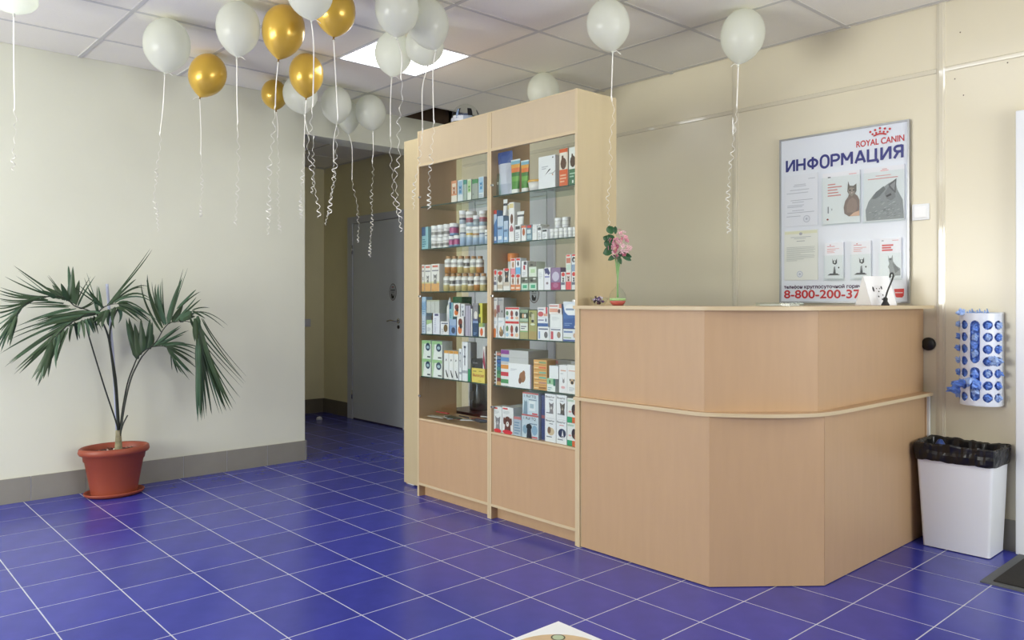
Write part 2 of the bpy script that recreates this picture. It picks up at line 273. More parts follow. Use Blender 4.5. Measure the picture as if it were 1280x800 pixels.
FRONDS=[
([[-1.4, -0.565, 1.122], [-1.393, -0.624, 1.152], [-1.386, -0.686, 1.172], [-1.379, -0.722, 1.205], [-1.372, -0.765, 1.229], [-1.365, -0.833, 1.229], [-1.358, -0.895, 1.215], [-1.351, -0.948, 1.187], [-1.344, -0.985, 1.147], [-1.337, -1.009, 1.088], [-1.33, -1.026, 1.03]], [([-1.393, -0.567, 1.098], [-1.424, -0.64, 1.075], [-1.455, -0.713, 1.052], 0.0179), ([-1.393, -0.671, 1.172], [-1.399, -0.633, 1.256], [-1.406, -0.572, 1.356], 0.0089), ([-1.39, -0.659, 1.157], [-1.41, -0.613, 1.178], [-1.43, -0.553, 1.225], 0.0089), ([-1.385, -0.69, 1.186], [-1.386, -0.677, 1.258], [-1.388, -0.664, 1.33], 0.0268), ([-1.384, -0.695, 1.191], [-1.384, -0.701, 1.3], [-1.384, -0.699, 1.41], 0.0268), ([-1.382, -0.704, 1.191], [-1.427, -0.704, 1.303], [-1.472, -0.705, 1.417], 0.0223), ([-1.382, -0.712, 1.201], [-1.431, -0.706, 1.255], [-1.48, -0.699, 1.311], 0.0268), ([-1.38, -0.726, 1.205], [-1.363, -0.748, 1.257], [-1.346, -0.771, 1.308], 0.0268), ([-1.378, -0.739, 1.21], [-1.408, -0.768, 1.255], [-1.437, -0.797, 1.3], 0.0268), ([-1.376, -0.756, 1.219], [-1.407, -0.791, 1.252], [-1.439, -0.826, 1.285], 0.0268), ([-1.374, -0.79, 1.224], [-1.344, -0.833, 1.245], [-1.315, -0.875, 1.265], 0.0223), ([-1.38, -0.73, 1.201], [-1.392, -0.776, 1.273], [-1.404, -0.829, 1.351], 0.0063), ([-1.378, -0.764, 1.224], [-1.361, -0.884, 1.309], [-1.344, -1.008, 1.404], 0.0098), ([-1.373, -0.79, 1.229], [-1.385, -0.913, 1.273], [-1.397, -1.042, 1.342], 0.0089), ([-1.371, -0.811, 1.229], [-1.37, -0.899, 1.28], [-1.369, -0.992, 1.346], 0.0054), ([-1.371, -0.823, 1.229], [-1.409, -0.938, 1.238], [-1.447, -1.057, 1.283], 0.0098), ([-1.368, -0.849, 1.229], [-1.367, -0.968, 1.221], [-1.366, -1.085, 1.25], 0.0089), ([-1.365, -0.865, 1.224], [-1.346, -0.984, 1.205], [-1.326, -1.099, 1.223], 0.0089), ([-1.362, -0.89, 1.219], [-1.37, -0.998, 1.181], [-1.378, -1.098, 1.179], 0.0098), ([-1.359, -0.907, 1.21], [-1.35, -1.012, 1.157], [-1.341, -1.104, 1.139], 0.0089), ([-1.357, -0.923, 1.201], [-1.353, -1.025, 1.133], [-1.349, -1.11, 1.099], 0.0098), ([-1.354, -0.94, 1.192], [-1.399, -1.025, 1.107], [-1.444, -1.092, 1.051], 0.0098), ([-1.351, -0.952, 1.183], [-1.34, -1.041, 1.083], [-1.33, -1.106, 1.01], 0.0098), ([-1.348, -0.964, 1.169], [-1.351, -1.037, 1.058], [-1.354, -1.091, 0.964], 0.0112), ([-1.345, -0.977, 1.151], [-1.371, -1.035, 1.036], [-1.397, -1.072, 0.935], 0.0112), ([-1.343, -0.989, 1.138], [-1.39, -1.029, 1.023], [-1.438, -1.054, 0.914], 0.0134), ([-1.34, -0.997, 1.12], [-1.321, -1.025, 1.038], [-1.301, -1.046, 0.96], 0.0134), ([-1.337, -1.001, 1.102], [-1.349, -1.011, 1.036], [-1.361, -1.021, 0.97], 0.0156), ([-1.334, -1.014, 1.075], [-1.326, -1.023, 1.028], [-1.318, -1.032, 0.981], 0.0134), ([-1.368, -0.832, 1.21], [-1.348, -0.9, 1.21], [-1.328, -0.968, 1.192], 0.0089), ([-1.376, -0.748, 1.191], [-1.368, -0.852, 1.194], [-1.361, -0.954, 1.187], 0.0089), ([-1.378, -0.722, 1.167], [-1.354, -0.837, 1.171], [-1.33, -0.948, 1.165], 0.0089), ([-1.38, -0.713, 1.158], [-1.398, -0.807, 1.135], [-1.417, -0.904, 1.094], 0.0089), ([-1.382, -0.682, 1.158], [-1.368, -0.84, 1.117], [-1.354, -0.995, 1.06], 0.0089)]),
([[-1.36, -0.584, 1.128], [-1.345, -0.635, 1.124], [-1.33, -0.682, 1.101], [-1.315, -0.732, 1.07], [-1.3, -0.773, 1.038], [-1.285, -0.809, 1.003], [-1.27, -0.844, 0.968]], [([-1.352, -0.616, 1.124], [-1.367, -0.74, 1.127], [-1.381, -0.862, 1.103], 0.0134), ([-1.35, -0.626, 1.124], [-1.325, -0.77, 1.119], [-1.3, -0.91, 1.087], 0.0116), ([-1.345, -0.635, 1.119], [-1.325, -0.78, 1.102], [-1.304, -0.925, 1.051], 0.0134), ([-1.341, -0.658, 1.11], [-1.383, -0.758, 1.096], [-1.425, -0.862, 1.056], 0.0152), ([-1.336, -0.668, 1.106], [-1.375, -0.741, 1.077], [-1.414, -0.823, 1.022], 0.0179), ([-1.332, -0.682, 1.101], [-1.364, -0.856, 1.079], [-1.397, -1.034, 1.006], 0.0089), ([-1.329, -0.695, 1.092], [-1.301, -0.864, 1.062], [-1.274, -1.035, 0.992], 0.0089), ([-1.324, -0.709, 1.083], [-1.339, -0.878, 1.028], [-1.354, -1.06, 0.918], 0.0098), ([-1.318, -0.719, 1.074], [-1.318, -0.864, 0.995], [-1.318, -1.036, 0.861], 0.0143), ([-1.313, -0.732, 1.07], [-1.339, -0.863, 0.983], [-1.365, -1.02, 0.848], 0.0161), ([-1.306, -0.755, 1.052], [-1.315, -0.866, 0.953], [-1.325, -1.004, 0.818], 0.0161), ([-1.3, -0.773, 1.038], [-1.319, -0.867, 0.927], [-1.338, -0.982, 0.793], 0.0179), ([-1.291, -0.791, 1.02], [-1.313, -0.851, 0.893], [-1.335, -0.923, 0.758], 0.0268), ([-1.285, -0.809, 1.003], [-1.288, -0.857, 0.88], [-1.291, -0.912, 0.756], 0.0268), ([-1.281, -0.818, 0.994], [-1.284, -0.854, 0.871], [-1.287, -0.889, 0.75], 0.029), ([-1.273, -0.836, 0.972], [-1.251, -0.86, 0.867], [-1.228, -0.885, 0.763], 0.0268), ([-1.276, -0.819, 0.989], [-1.271, -0.84, 0.877], [-1.267, -0.853, 0.767], 0.0179), ([-1.285, -0.792, 1.007], [-1.261, -0.814, 0.911], [-1.236, -0.819, 0.817], 0.0152), ([-1.294, -0.766, 1.034], [-1.275, -0.818, 0.921], [-1.257, -0.863, 0.814], 0.0161), ([-1.306, -0.742, 1.047], [-1.277, -0.786, 0.948], [-1.247, -0.813, 0.858], 0.0152), ([-1.315, -0.719, 1.065], [-1.311, -0.731, 1.013], [-1.308, -0.734, 0.962], 0.0134), ([-1.321, -0.701, 1.073], [-1.358, -0.686, 1.02], [-1.395, -0.671, 0.966], 0.0134), ([-1.327, -0.678, 1.082], [-1.308, -0.685, 1.04], [-1.289, -0.692, 0.999], 0.0134), ([-1.333, -0.664, 1.091], [-1.306, -0.66, 1.035], [-1.279, -0.664, 0.98], 0.0152), ([-1.337, -0.646, 1.096], [-1.315, -0.634, 1.043], [-1.293, -0.631, 0.992], 0.0134), ([-1.344, -0.631, 1.1], [-1.348, -0.609, 1.052], [-1.352, -0.594, 1.008], 0.0134), ([-1.351, -0.612, 1.105], [-1.344, -0.597, 1.057], [-1.337, -0.59, 1.013], 0.0134), ([-1.357, -0.593, 1.114], [-1.39, -0.572, 1.057], [-1.423, -0.55, 1.0], 0.0089)]),
([[-1.38, -0.57, 1.118], [-1.36, -0.553, 1.152], [-1.34, -0.523, 1.176], [-1.32, -0.483, 1.186], [-1.3, -0.453, 1.181]], [([-1.376, -0.566, 1.128], [-1.359, -0.582, 1.169], [-1.343, -0.597, 1.21], 0.0089), ([-1.374, -0.567, 1.128], [-1.378, -0.568, 1.212], [-1.382, -0.569, 1.297], 0.008), ([-1.37, -0.559, 1.137], [-1.397, -0.598, 1.243], [-1.424, -0.629, 1.345], 0.0054), ([-1.36, -0.548, 1.157], [-1.405, -0.546, 1.225], [-1.45, -0.543, 1.294], 0.0134), ([-1.356, -0.541, 1.162], [-1.338, -0.623, 1.243], [-1.319, -0.68, 1.295], 0.0089), ([-1.35, -0.538, 1.162], [-1.321, -0.606, 1.237], [-1.292, -0.64, 1.281], 0.0098), ([-1.344, -0.521, 1.181], [-1.387, -0.349, 1.381], [-1.43, -0.235, 1.532], 0.0071), ([-1.34, -0.514, 1.181], [-1.326, -0.416, 1.288], [-1.312, -0.367, 1.338], 0.0107), ([-1.338, -0.51, 1.181], [-1.355, -0.459, 1.245], [-1.372, -0.423, 1.299], 0.0152), ([-1.336, -0.506, 1.186], [-1.374, -0.475, 1.212], [-1.412, -0.444, 1.24], 0.0179), ([-1.332, -0.498, 1.191], [-1.358, -0.37, 1.283], [-1.385, -0.274, 1.296], 0.0089), ([-1.328, -0.485, 1.191], [-1.316, -0.383, 1.249], [-1.305, -0.289, 1.22], 0.0116), ([-1.324, -0.473, 1.186], [-1.304, -0.397, 1.192], [-1.284, -0.286, 1.106], 0.0098), ([-1.32, -0.47, 1.186], [-1.366, -0.381, 1.171], [-1.413, -0.255, 1.083], 0.0179), ([-1.316, -0.466, 1.181], [-1.317, -0.386, 1.151], [-1.318, -0.271, 1.06], 0.0179), ([-1.312, -0.458, 1.176], [-1.358, -0.394, 1.146], [-1.405, -0.301, 1.074], 0.0179), ([-1.308, -0.477, 1.166], [-1.301, -0.431, 1.138], [-1.293, -0.363, 1.077], 0.0152), ([-1.32, -0.501, 1.157], [-1.344, -0.517, 1.101], [-1.367, -0.506, 1.049], 0.0179), ([-1.328, -0.517, 1.152], [-1.308, -0.553, 1.092], [-1.287, -0.563, 1.043], 0.0197), ([-1.336, -0.528, 1.147], [-1.308, -0.571, 1.095], [-1.279, -0.591, 1.058], 0.0197), ([-1.344, -0.539, 1.142], [-1.354, -0.572, 1.1], [-1.363, -0.592, 1.07], 0.0179), ([-1.316, -0.484, 1.166], [-1.286, -0.51, 1.115], [-1.256, -0.51, 1.066], 0.0179), ([-1.312, -0.472, 1.166], [-1.337, -0.447, 1.123], [-1.362, -0.449, 1.082], 0.0179), ([-1.352, -0.555, 1.133], [-1.396, -0.662, 1.126], [-1.44, -0.776, 1.072], 0.0179), ([-1.36, -0.566, 1.128], [-1.362, -0.693, 1.105], [-1.364, -0.825, 1.047], 0.0179), ([-1.356, -0.563, 1.128], [-1.403, -0.675, 1.138], [-1.451, -0.79, 1.101], 0.0152)]),
([[-1.46, -0.318, 0.84], [-1.453, -0.291, 0.874], [-1.447, -0.25, 0.903], [-1.44, -0.208, 0.912], [-1.433, -0.165, 0.911], [-1.427, -0.138, 0.894], [-1.42, -0.115, 0.858]], [([-1.46, -0.313, 0.834], [-1.494, -0.334, 0.967], [-1.528, -0.345, 1.098], 0.0357), ([-1.457, -0.299, 0.859], [-1.475, -0.311, 0.961], [-1.492, -0.323, 1.062], 0.0357), ([-1.455, -0.286, 0.879], [-1.456, -0.29, 0.986], [-1.457, -0.295, 1.093], 0.0313), ([-1.453, -0.272, 0.889], [-1.491, -0.268, 0.978], [-1.528, -0.273, 1.071], 0.0223), ([-1.451, -0.258, 0.898], [-1.498, -0.236, 0.991], [-1.545, -0.214, 1.085], 0.0246), ([-1.45, -0.248, 0.898], [-1.431, -0.24, 0.986], [-1.411, -0.241, 1.073], 0.0223), ([-1.448, -0.234, 0.908], [-1.473, -0.222, 0.952], [-1.498, -0.209, 0.998], 0.0223), ([-1.447, -0.23, 0.908], [-1.42, -0.141, 0.987], [-1.393, -0.069, 1.044], 0.0134), ([-1.445, -0.211, 0.912], [-1.423, -0.133, 0.98], [-1.401, -0.066, 1.033], 0.0116), ([-1.442, -0.197, 0.917], [-1.462, -0.091, 0.966], [-1.482, 0.014, 1.008], 0.0089), ([-1.44, -0.188, 0.917], [-1.453, -0.104, 0.954], [-1.466, -0.022, 0.983], 0.0098), ([-1.438, -0.174, 0.916], [-1.446, -0.095, 0.931], [-1.455, -0.016, 0.925], 0.0134), ([-1.436, -0.16, 0.916], [-1.434, -0.059, 0.919], [-1.433, 0.049, 0.881], 0.0116), ([-1.434, -0.155, 0.91], [-1.436, -0.056, 0.898], [-1.439, 0.056, 0.843], 0.0107), ([-1.432, -0.146, 0.905], [-1.437, -0.051, 0.873], [-1.443, 0.063, 0.8], 0.0107), ([-1.43, -0.142, 0.9], [-1.43, -0.057, 0.845], [-1.431, 0.053, 0.754], 0.0116), ([-1.428, -0.137, 0.894], [-1.403, -0.074, 0.815], [-1.378, 0.013, 0.712], 0.0134), ([-1.427, -0.133, 0.889], [-1.436, -0.074, 0.817], [-1.446, 0.001, 0.729], 0.0116), ([-1.425, -0.128, 0.879], [-1.44, -0.086, 0.809], [-1.456, -0.026, 0.725], 0.0116), ([-1.423, -0.119, 0.868], [-1.415, -0.096, 0.805], [-1.407, -0.064, 0.736], 0.0107), ([-1.42, -0.115, 0.858], [-1.451, -0.087, 0.792], [-1.482, -0.058, 0.725], 0.0107)]),
([[-1.4, -0.302, 0.857], [-1.389, -0.263, 0.906], [-1.378, -0.223, 0.951], [-1.367, -0.187, 1.022], [-1.356, -0.152, 1.062], [-1.344, -0.101, 1.071], [-1.333, -0.049, 1.071], [-1.322, -0.012, 1.049], [-1.311, 0.009, 1.003], [-1.3, 0.015, 0.925]], [([-1.382, -0.192, 1.001], [-1.408, -0.274, 1.171], [-1.434, -0.302, 1.316], 0.0116), ([-1.379, -0.188, 1.031], [-1.351, -0.267, 1.209], [-1.322, -0.298, 1.369], 0.0179), ([-1.376, -0.179, 1.047], [-1.384, -0.244, 1.198], [-1.392, -0.281, 1.336], 0.0089), ([-1.373, -0.17, 1.052], [-1.379, -0.21, 1.186], [-1.386, -0.21, 1.312], 0.0223), ([-1.371, -0.166, 1.057], [-1.42, -0.182, 1.194], [-1.469, -0.168, 1.329], 0.0089), ([-1.369, -0.157, 1.057], [-1.386, -0.116, 1.202], [-1.402, -0.055, 1.356], 0.0268), ([-1.367, -0.148, 1.056], [-1.37, -0.109, 1.232], [-1.374, -0.06, 1.412], 0.0067), ([-1.363, -0.129, 1.066], [-1.412, -0.08, 1.124], [-1.46, -0.03, 1.184], 0.0313), ([-1.364, -0.104, 1.153], [-1.365, -0.025, 1.234], [-1.366, 0.019, 1.278], 0.0116), ([-1.36, -0.115, 1.066], [-1.359, -0.018, 1.159], [-1.359, 0.048, 1.215], 0.0116), ([-1.358, -0.091, 1.071], [-1.403, -0.038, 1.112], [-1.448, 0.007, 1.147], 0.0357), ([-1.353, -0.083, 1.076], [-1.353, -0.041, 1.114], [-1.353, -0.012, 1.137], 0.0357), ([-1.349, -0.054, 1.081], [-1.362, -0.015, 1.1], [-1.374, 0.017, 1.1], 0.0223), ([-1.347, -0.029, 1.122], [-1.342, 0.051, 0.964], [-1.338, 0.331, 0.64], 0.008), ([-1.342, -0.015, 1.137], [-1.364, 0.031, 1.118], [-1.386, 0.084, 1.088], 0.0134), ([-1.34, -0.016, 1.143], [-1.333, 0.039, 1.16], [-1.327, 0.093, 1.157], 0.0071), ([-1.339, -0.001, 1.132], [-1.33, 0.074, 1.111], [-1.321, 0.186, 1.024], 0.0067), ([-1.336, 0.003, 1.09], [-1.384, 0.103, 0.862], [-1.432, 0.343, 0.539], 0.0089), ([-1.333, 0.012, 1.069], [-1.378, 0.14, 0.904], [-1.424, 0.379, 0.641], 0.0089), ([-1.329, 0.021, 1.059], [-1.325, 0.104, 0.81], [-1.321, 0.268, 0.512], 0.0089), ([-1.326, 0.02, 1.054], [-1.298, 0.097, 0.785], [-1.271, 0.225, 0.489], 0.0268), ([-1.322, 0.018, 1.044], [-1.352, 0.106, 0.763], [-1.382, 0.227, 0.461], 0.0313), ([-1.32, 0.017, 1.028], [-1.333, 0.091, 0.745], [-1.347, 0.186, 0.447], 0.0134), ([-1.317, 0.011, 1.018], [-1.319, 0.086, 0.756], [-1.322, 0.192, 0.476], 0.0116), ([-1.313, 0.01, 1.002], [-1.338, 0.066, 0.728], [-1.362, 0.122, 0.447], 0.0179), ([-1.311, 0.009, 0.987], [-1.332, 0.05, 0.718], [-1.353, 0.082, 0.446], 0.0152), ([-1.309, 0.008, 0.977], [-1.334, 0.033, 0.704], [-1.359, 0.058, 0.427], 0.0179), ([-1.306, 0.007, 0.961], [-1.326, 0.015, 0.687], [-1.346, 0.022, 0.411], 0.0223), ([-1.302, 0.011, 0.951], [-1.305, 0.017, 0.699], [-1.307, 0.023, 0.447], 0.0223), ([-1.3, 0.015, 0.935], [-1.326, 0.012, 0.7], [-1.352, 0.019, 0.463], 0.0223), ([-1.309, 0.008, 1.106], [-1.329, 0.018, 0.963], [-1.349, 0.028, 0.818], 0.0313), ([-1.311, -0.006, 1.091], [-1.299, -0.006, 1.008], [-1.288, -0.005, 0.926], 0.0268), ([-1.328, 0.015, 0.924], [-1.376, 0.028, 0.83], [-1.423, 0.04, 0.734], 0.0223), ([-1.331, 0.042, 1.09], [-1.336, 0.141, 0.916], [-1.34, 0.315, 0.685], 0.0063)])]
PRODUCTS=[
('L', 1, 'l', 'box', 'orangepack', 'orange and white box', 0.1068, 0.1596, 0.985, 1.7844, 1.919, 0.06),
('L', 1, 'l', 'box', 'bluepack', 'blue and white box', 0.1686, 0.2165, 0.985, 1.7844, 1.917, 0.054),
('L', 1, 'l', 'box', 'tealpack', 'pale teal-topped box', 0.2217, 0.2539, 0.985, 1.7844, 1.9119, 0.045),
('L', 1, 'l', 'box', 'greenpack', 'green and white box', 0.2591, 0.2946, 0.985, 1.7844, 1.9122, 0.045),
('L', 1, 'l', 'box', 'greengrey', 'grey box with a green top', 0.3033, 0.3564, 0.985, 1.7844, 1.9062, 0.06),
('L', 1, 'l', 'box', 'bluepack2', 'light blue box with a paw print figure', 0.3613, 0.4063, 0.985, 1.7844, 1.9137, 0.051),
('L', 2, 'l', 'box', 'tealbox', 'teal box', -0.1428, -0.0782, 0.948, 1.5234, 1.6583, 0.073),
('L', 2, 'l', 'tub', 'dogs', 'white tub with small black dogs', -0.0685, -0.0086, 0.948, 1.5234, 1.5891, 0.061),
('L', 2, 'l', 'tub', 'dogs', 'white tub with small black dogs', -0.0031, 0.0476, 0.948, 1.5234, 1.5855, 0.052),
('L', 2, 'l', 'tub', 'dogs', 'white tub with a black cat', 0.053, 0.1068, 0.948, 1.5234, 1.5869, 0.055),
('L', 2, 'l', 'tub', 'magenta', 'white-lidded tub with blue and magenta label', 0.116, 0.1572, 0.948, 1.5234, 1.5883, 0.043),
('L', 2, 'l', 'tub', 'magenta', 'white-lidded tub with magenta label', 0.1624, 0.2068, 0.948, 1.5234, 1.5901, 0.046),
('L', 2, 'l', 'jar', 'jarblue', 'clear-sided jar with white lid', 0.2157, 0.2667, 0.948, 1.5234, 1.6518, 0.052),
('L', 2, 'l', 'jar', 'jaryel', 'yellow-banded jar with white lid', 0.2718, 0.3292, 0.948, 1.5234, 1.6337, 0.059),
('L', 2, 'l', 'jar', 'jarbrown', 'brown-banded jar with white lid', 0.3342, 0.3868, 0.948, 1.5234, 1.6296, 0.054),
('L', 2, 'l', 'jar', 'jarblue', 'blue-based jar with white lid', 0.3918, 0.4434, 0.948, 1.5234, 1.6301, 0.053),
('L', 2, 'l', 'jar', 'jarblue', 'partly hidden jar', 0.4483, 0.4816, 0.948, 1.5234, 1.6044, 0.035),
('L', 2, 'u', 'tub', 'dogs', 'white tub with brown dog', -0.0685, -0.0086, 0.948, 1.5899, 1.6621, 0.061),
('L', 2, 'u', 'tub', 'dogs', 'white tub with black dog', -0.0031, 0.0556, 0.948, 1.5877, 1.6623, 0.06),
('L', 2, 'u', 'tub', 'dogs', 'white tub with grey figure', 0.061, 0.1107, 0.948, 1.5877, 1.6629, 0.051),
('L', 2, 'u', 'tub', 'magenta', 'magenta-labelled tub', 0.116, 0.1763, 0.948, 1.5909, 1.6633, 0.062),
('L', 2, 'u', 'jar', 'jardark', 'small dark-banded jar', 0.2119, 0.2593, 0.948, 1.6526, 1.7314, 0.049),
('L', 2, 'u', 'jar', 'jarred', 'red-banded jar', 0.2681, 0.3328, 0.948, 1.6345, 1.7213, 0.066),
('L', 2, 'u', 'jar', 'jargrey', 'short grey jar', 0.3415, 0.3868, 0.948, 1.6304, 1.6932, 0.047),
('L', 2, 'u', 'jar', 'jarred', 'red and blue jar', 0.3953, 0.4434, 0.948, 1.6309, 1.7159, 0.049),
('L', 3, 'l', 'box', 'orangefoot', 'white box with an orange foot', -0.1428, -0.1156, 0.948, 1.2614, 1.4271, 0.045),
('L', 3, 'l', 'box', 'orangefoot', 'white box with an orange foot', -0.1101, -0.0493, 0.948, 1.2614, 1.425, 0.068),
('L', 3, 'l', 'box', 'orangefoot', 'wider white box with an orange foot', -0.0438, 0.0357, 0.948, 1.2614, 1.4274, 0.078),
('L', 3, 'l', 'bottle', 'gold', 'white bottle with a gold base', 0.057, 0.1107, 0.948, 1.2614, 1.3695, 0.055),
('L', 3, 'l', 'bottle', 'black', 'white bottle with a black dog', 0.1168, 0.1695, 0.948, 1.2614, 1.368, 0.054),
('L', 3, 'l', 'bottle', 'grey', 'white bottle with a grey label', 0.1754, 0.2271, 0.948, 1.2614, 1.3665, 0.053),
('L', 3, 'l', 'bottle', 'gold', 'white bottle with a gold and grey label', 0.233, 0.2837, 0.948, 1.2614, 1.3651, 0.052),
('L', 3, 'l', 'bottle', 'black', 'white bottle with a black cat', 0.2896, 0.3393, 0.948, 1.2614, 1.3637, 0.051),
('L', 3, 'l', 'bottle', 'orange', 'white bottle with an orange base', 0.3451, 0.3939, 0.948, 1.2614, 1.3623, 0.05),
('L', 3, 'l', 'bottle', 'gold', 'white bottle with a pale gold base', 0.3996, 0.4476, 0.948, 1.2614, 1.361, 0.049),
('L', 3, 'u', 'bottle', 'orange', 'brown-capped bottle with an amber base', 0.0689, 0.1224, 0.948, 1.3703, 1.4716, 0.055),
('L', 3, 'u', 'bottle', 'orange', 'brown-capped bottle with a dark amber base', 0.1308, 0.1832, 0.948, 1.3688, 1.4691, 0.054),
('L', 3, 'u', 'bottle', 'gold', 'brown-capped bottle with a pale base', 0.1915, 0.2429, 0.948, 1.3673, 1.4666, 0.053),
('L', 3, 'u', 'bottle', 'black', 'brown-capped bottle with a dark dog', 0.251, 0.3014, 0.948, 1.3659, 1.4642, 0.052),
('L', 3, 'u', 'bottle', 'gold', 'brown-capped bottle with a light base', 0.3094, 0.3588, 0.948, 1.3645, 1.4618, 0.051),
('L', 3, 'u', 'bottle', 'orange', 'brown-capped bottle with an orange base', 0.3667, 0.4152, 0.948, 1.3631, 1.4594, 0.05),
('L', 4, 'l', 'box', 'paleblue', 'pale blue box', -0.1428, -0.1031, 0.948, 1.0024, 1.1109, 0.045),
('L', 4, 'l', 'box', 'whitegreen', 'white box with a green corner', -0.095, -0.0371, 0.948, 1.0024, 1.0875, 0.065),
('L', 4, 'l', 'box', 'whitepurple', 'tall white box', -0.0275, 0.0397, 0.948, 1.0024, 1.1299, 0.075),
('L', 4, 'l', 'box', 'whitedog', 'white box with a brown dog', 0.049, 0.1301, 0.948, 1.0024, 1.0809, 0.078),
('L', 4, 'l', 'box', 'bluedog', 'blue box', 0.1354, 0.1992, 0.948, 1.0024, 1.0966, 0.072),
('L', 4, 'l', 'box', 'whitedog2', 'white box with a red and black dog', 0.2082, 0.2704, 0.948, 1.0024, 1.1118, 0.07),
('L', 4, 'l', 'box', 'lilac', 'grey-lilac box', 0.2866, 0.3328, 0.948, 1.0024, 1.1774, 0.052),
('L', 4, 'l', 'box', 'white', 'thin white edge of a box', 0.3378, 0.3473, 0.948, 1.0024, 1.1593, 0.045),
('L', 4, 'l', 'box', 'navy', 'navy blue box', 0.3523, 0.401, 0.948, 1.0024, 1.0913, 0.055),
('L', 4, 'l', 'box', 'orangegreen', 'green-topped box with an orange dog', 0.4095, 0.4608, 0.948, 1.0024, 1.0789, 0.058),
('L', 4, 'b', 'box', 'darkgreen', 'dark green box', 0.0644, 0.1485, 1.03, 1.0024, 1.2289, 0.078),
('L', 4, 'u', 'box', 'greytriple', 'pale grey triple box', -0.0934, 0.0357, 0.948, 1.1307, 1.2096, 0.078),
('L', 4, 'u', 'box', 'bluetall', 'tall blue box', -0.1428, -0.1006, 0.948, 1.1117, 1.2293, 0.048),
('L', 4, 'u', 'spray', 'nozzle', 'white bottle with a pointed nozzle', 0.0925, 0.134, 0.948, 1.0817, 1.2262, 0.043),
('L', 4, 'u', 'box', 'tealbox', 'teal-sided box', 0.1354, 0.1687, 0.948, 1.0974, 1.1954, 0.045),
('L', 4, 'u', 'box', 'whitedog2', 'white box with an orange cat', 0.1739, 0.2369, 0.948, 1.1126, 1.1909, 0.071),
('L', 4, 'u', 'box', 'dogtall', 'white box with a grey dog', 0.2458, 0.2815, 0.948, 1.1126, 1.1864, 0.045),
('L', 4, 'u', 'box', 'greydog', 'grey box with a white puppy', 0.3559, 0.401, 0.948, 1.0921, 1.1914, 0.051),
('L', 4, 'u', 'box', 'yellowgreen', 'yellow and dark green box', 0.4095, 0.4398, 0.948, 1.0797, 1.1916, 0.045),
('L', 5, 'l', 'box', 'greenlogo', 'green and white box with a dark round logo', -0.1428, -0.0493, 0.948, 0.7414, 0.8483, 0.078),
('L', 5, 'l', 'box', 'greenlogo', 'green and white box with a dark round logo', -0.0397, 0.0635, 0.948, 0.7414, 0.8476, 0.078),
('L', 5, 'l', 'box', 'orangetop', 'white box with an orange top and black dog', 0.0847, 0.1278, 0.948, 0.7414, 0.91, 0.049),
('L', 5, 'l', 'box', 'orangetop', 'white box with an orange top and black dog', 0.1315, 0.174, 0.948, 0.7414, 0.9098, 0.048),
('L', 5, 'l', 'box', 'orangetop', 'white box with an orange top and black dog', 0.1777, 0.2204, 0.948, 0.7414, 0.9097, 0.048),
('L', 5, 'l', 'box', 'whitetall', 'narrow white box', 0.227, 0.2518, 0.948, 0.7414, 0.9256, 0.045),
('L', 5, 'l', 'box', 'whitetall', 'tall white box with dark upright lettering', 0.257, 0.3073, 0.948, 0.7414, 0.9669, 0.057),
('L', 5, 'l', 'box', 'greygreen', 'grey-sided box with a green foot', 0.3109, 0.335, 0.948, 0.7414, 0.9662, 0.045),
('L', 5, 'l', 'box', 'yellow', 'yellow box with red lettering', 0.3451, 0.4608, 0.948, 0.7414, 0.8221, 0.078),
('L', 5, 'u', 'box', 'greenlogo', 'green and white box with a dark round logo', -0.1428, -0.0493, 0.948, 0.8491, 0.9614, 0.078),
('L', 5, 'u', 'box', 'greenlogo', 'green and white box with a dark round logo', -0.0397, 0.0635, 0.948, 0.8484, 0.961, 0.078),
('L', 5, 'u', 'box', 'black', 'black box', 0.3451, 0.4398, 0.948, 0.8229, 0.8737, 0.078),
('L', 5, 'u', 'box', 'redwhite', 'red and white packet', 0.4434, 0.4643, 0.948, 0.8229, 0.949, 0.045),
('R', 1, 'l', 'bag', 'bluebag', 'blue and white bag leaning at the end', 0.5412, 0.6691, 0.948, 1.7844, 2.0243, 0.05),
('R', 1, 'l', 'tube', 'greentube', 'green and orange tube with a white cap', 0.664, 0.7395, 0.948, 1.7844, 1.9677, 0.03),
('R', 1, 'l', 'tube', 'greentube', 'green and orange tube with a white cap', 0.7441, 0.8083, 0.948, 1.7844, 1.9536, 0.03),
('R', 1, 'f', 'tub', 'orangelid', 'wide white tub with an orange lid', 0.7787, 0.8965, 0.945, 1.7844, 1.8422, 0.119),
('R', 1, 'l', 'box', 'whitepen', 'large white box with a black pen drawing', 0.8948, 1.0163, 0.948, 1.7844, 1.9505, 0.135),
('R', 1, 'l', 'box', 'orangehorse', 'orange and white box with a brown horse', 1.0462, 1.1036, 0.948, 1.7844, 1.9707, 0.065),
('R', 1, 'l', 'box', 'greenhorse', 'green and white box with a brown horse', 1.1133, 1.1666, 0.948, 1.7844, 1.9694, 0.06),
('R', 2, 'l', 'box', 'bluered', 'blue box with a red top', 0.5387, 0.5634, 0.948, 1.5234, 1.7057, 0.045),
('R', 2, 'l', 'box', 'bluepale', 'light blue box', 0.5682, 0.6167, 0.948, 1.5234, 1.6706, 0.055),
('R', 2, 'l', 'box', 'bluepale', 'narrow light blue box', 0.6214, 0.6561, 0.948, 1.5234, 1.6408, 0.045),
('R', 2, 'l', 'box', 'whitecow', 'tall white box with a brown cow', 0.664, 0.7045, 0.948, 1.5234, 1.7368, 0.046),
('R', 2, 'l', 'box', 'whitelines', 'white box with black print', 0.7123, 0.7553, 0.948, 1.5234, 1.6123, 0.049),
('R', 2, 'l', 'box', 'orangedog', 'white box with an orange dog', 0.763, 0.799, 0.948, 1.5234, 1.6047, 0.045),
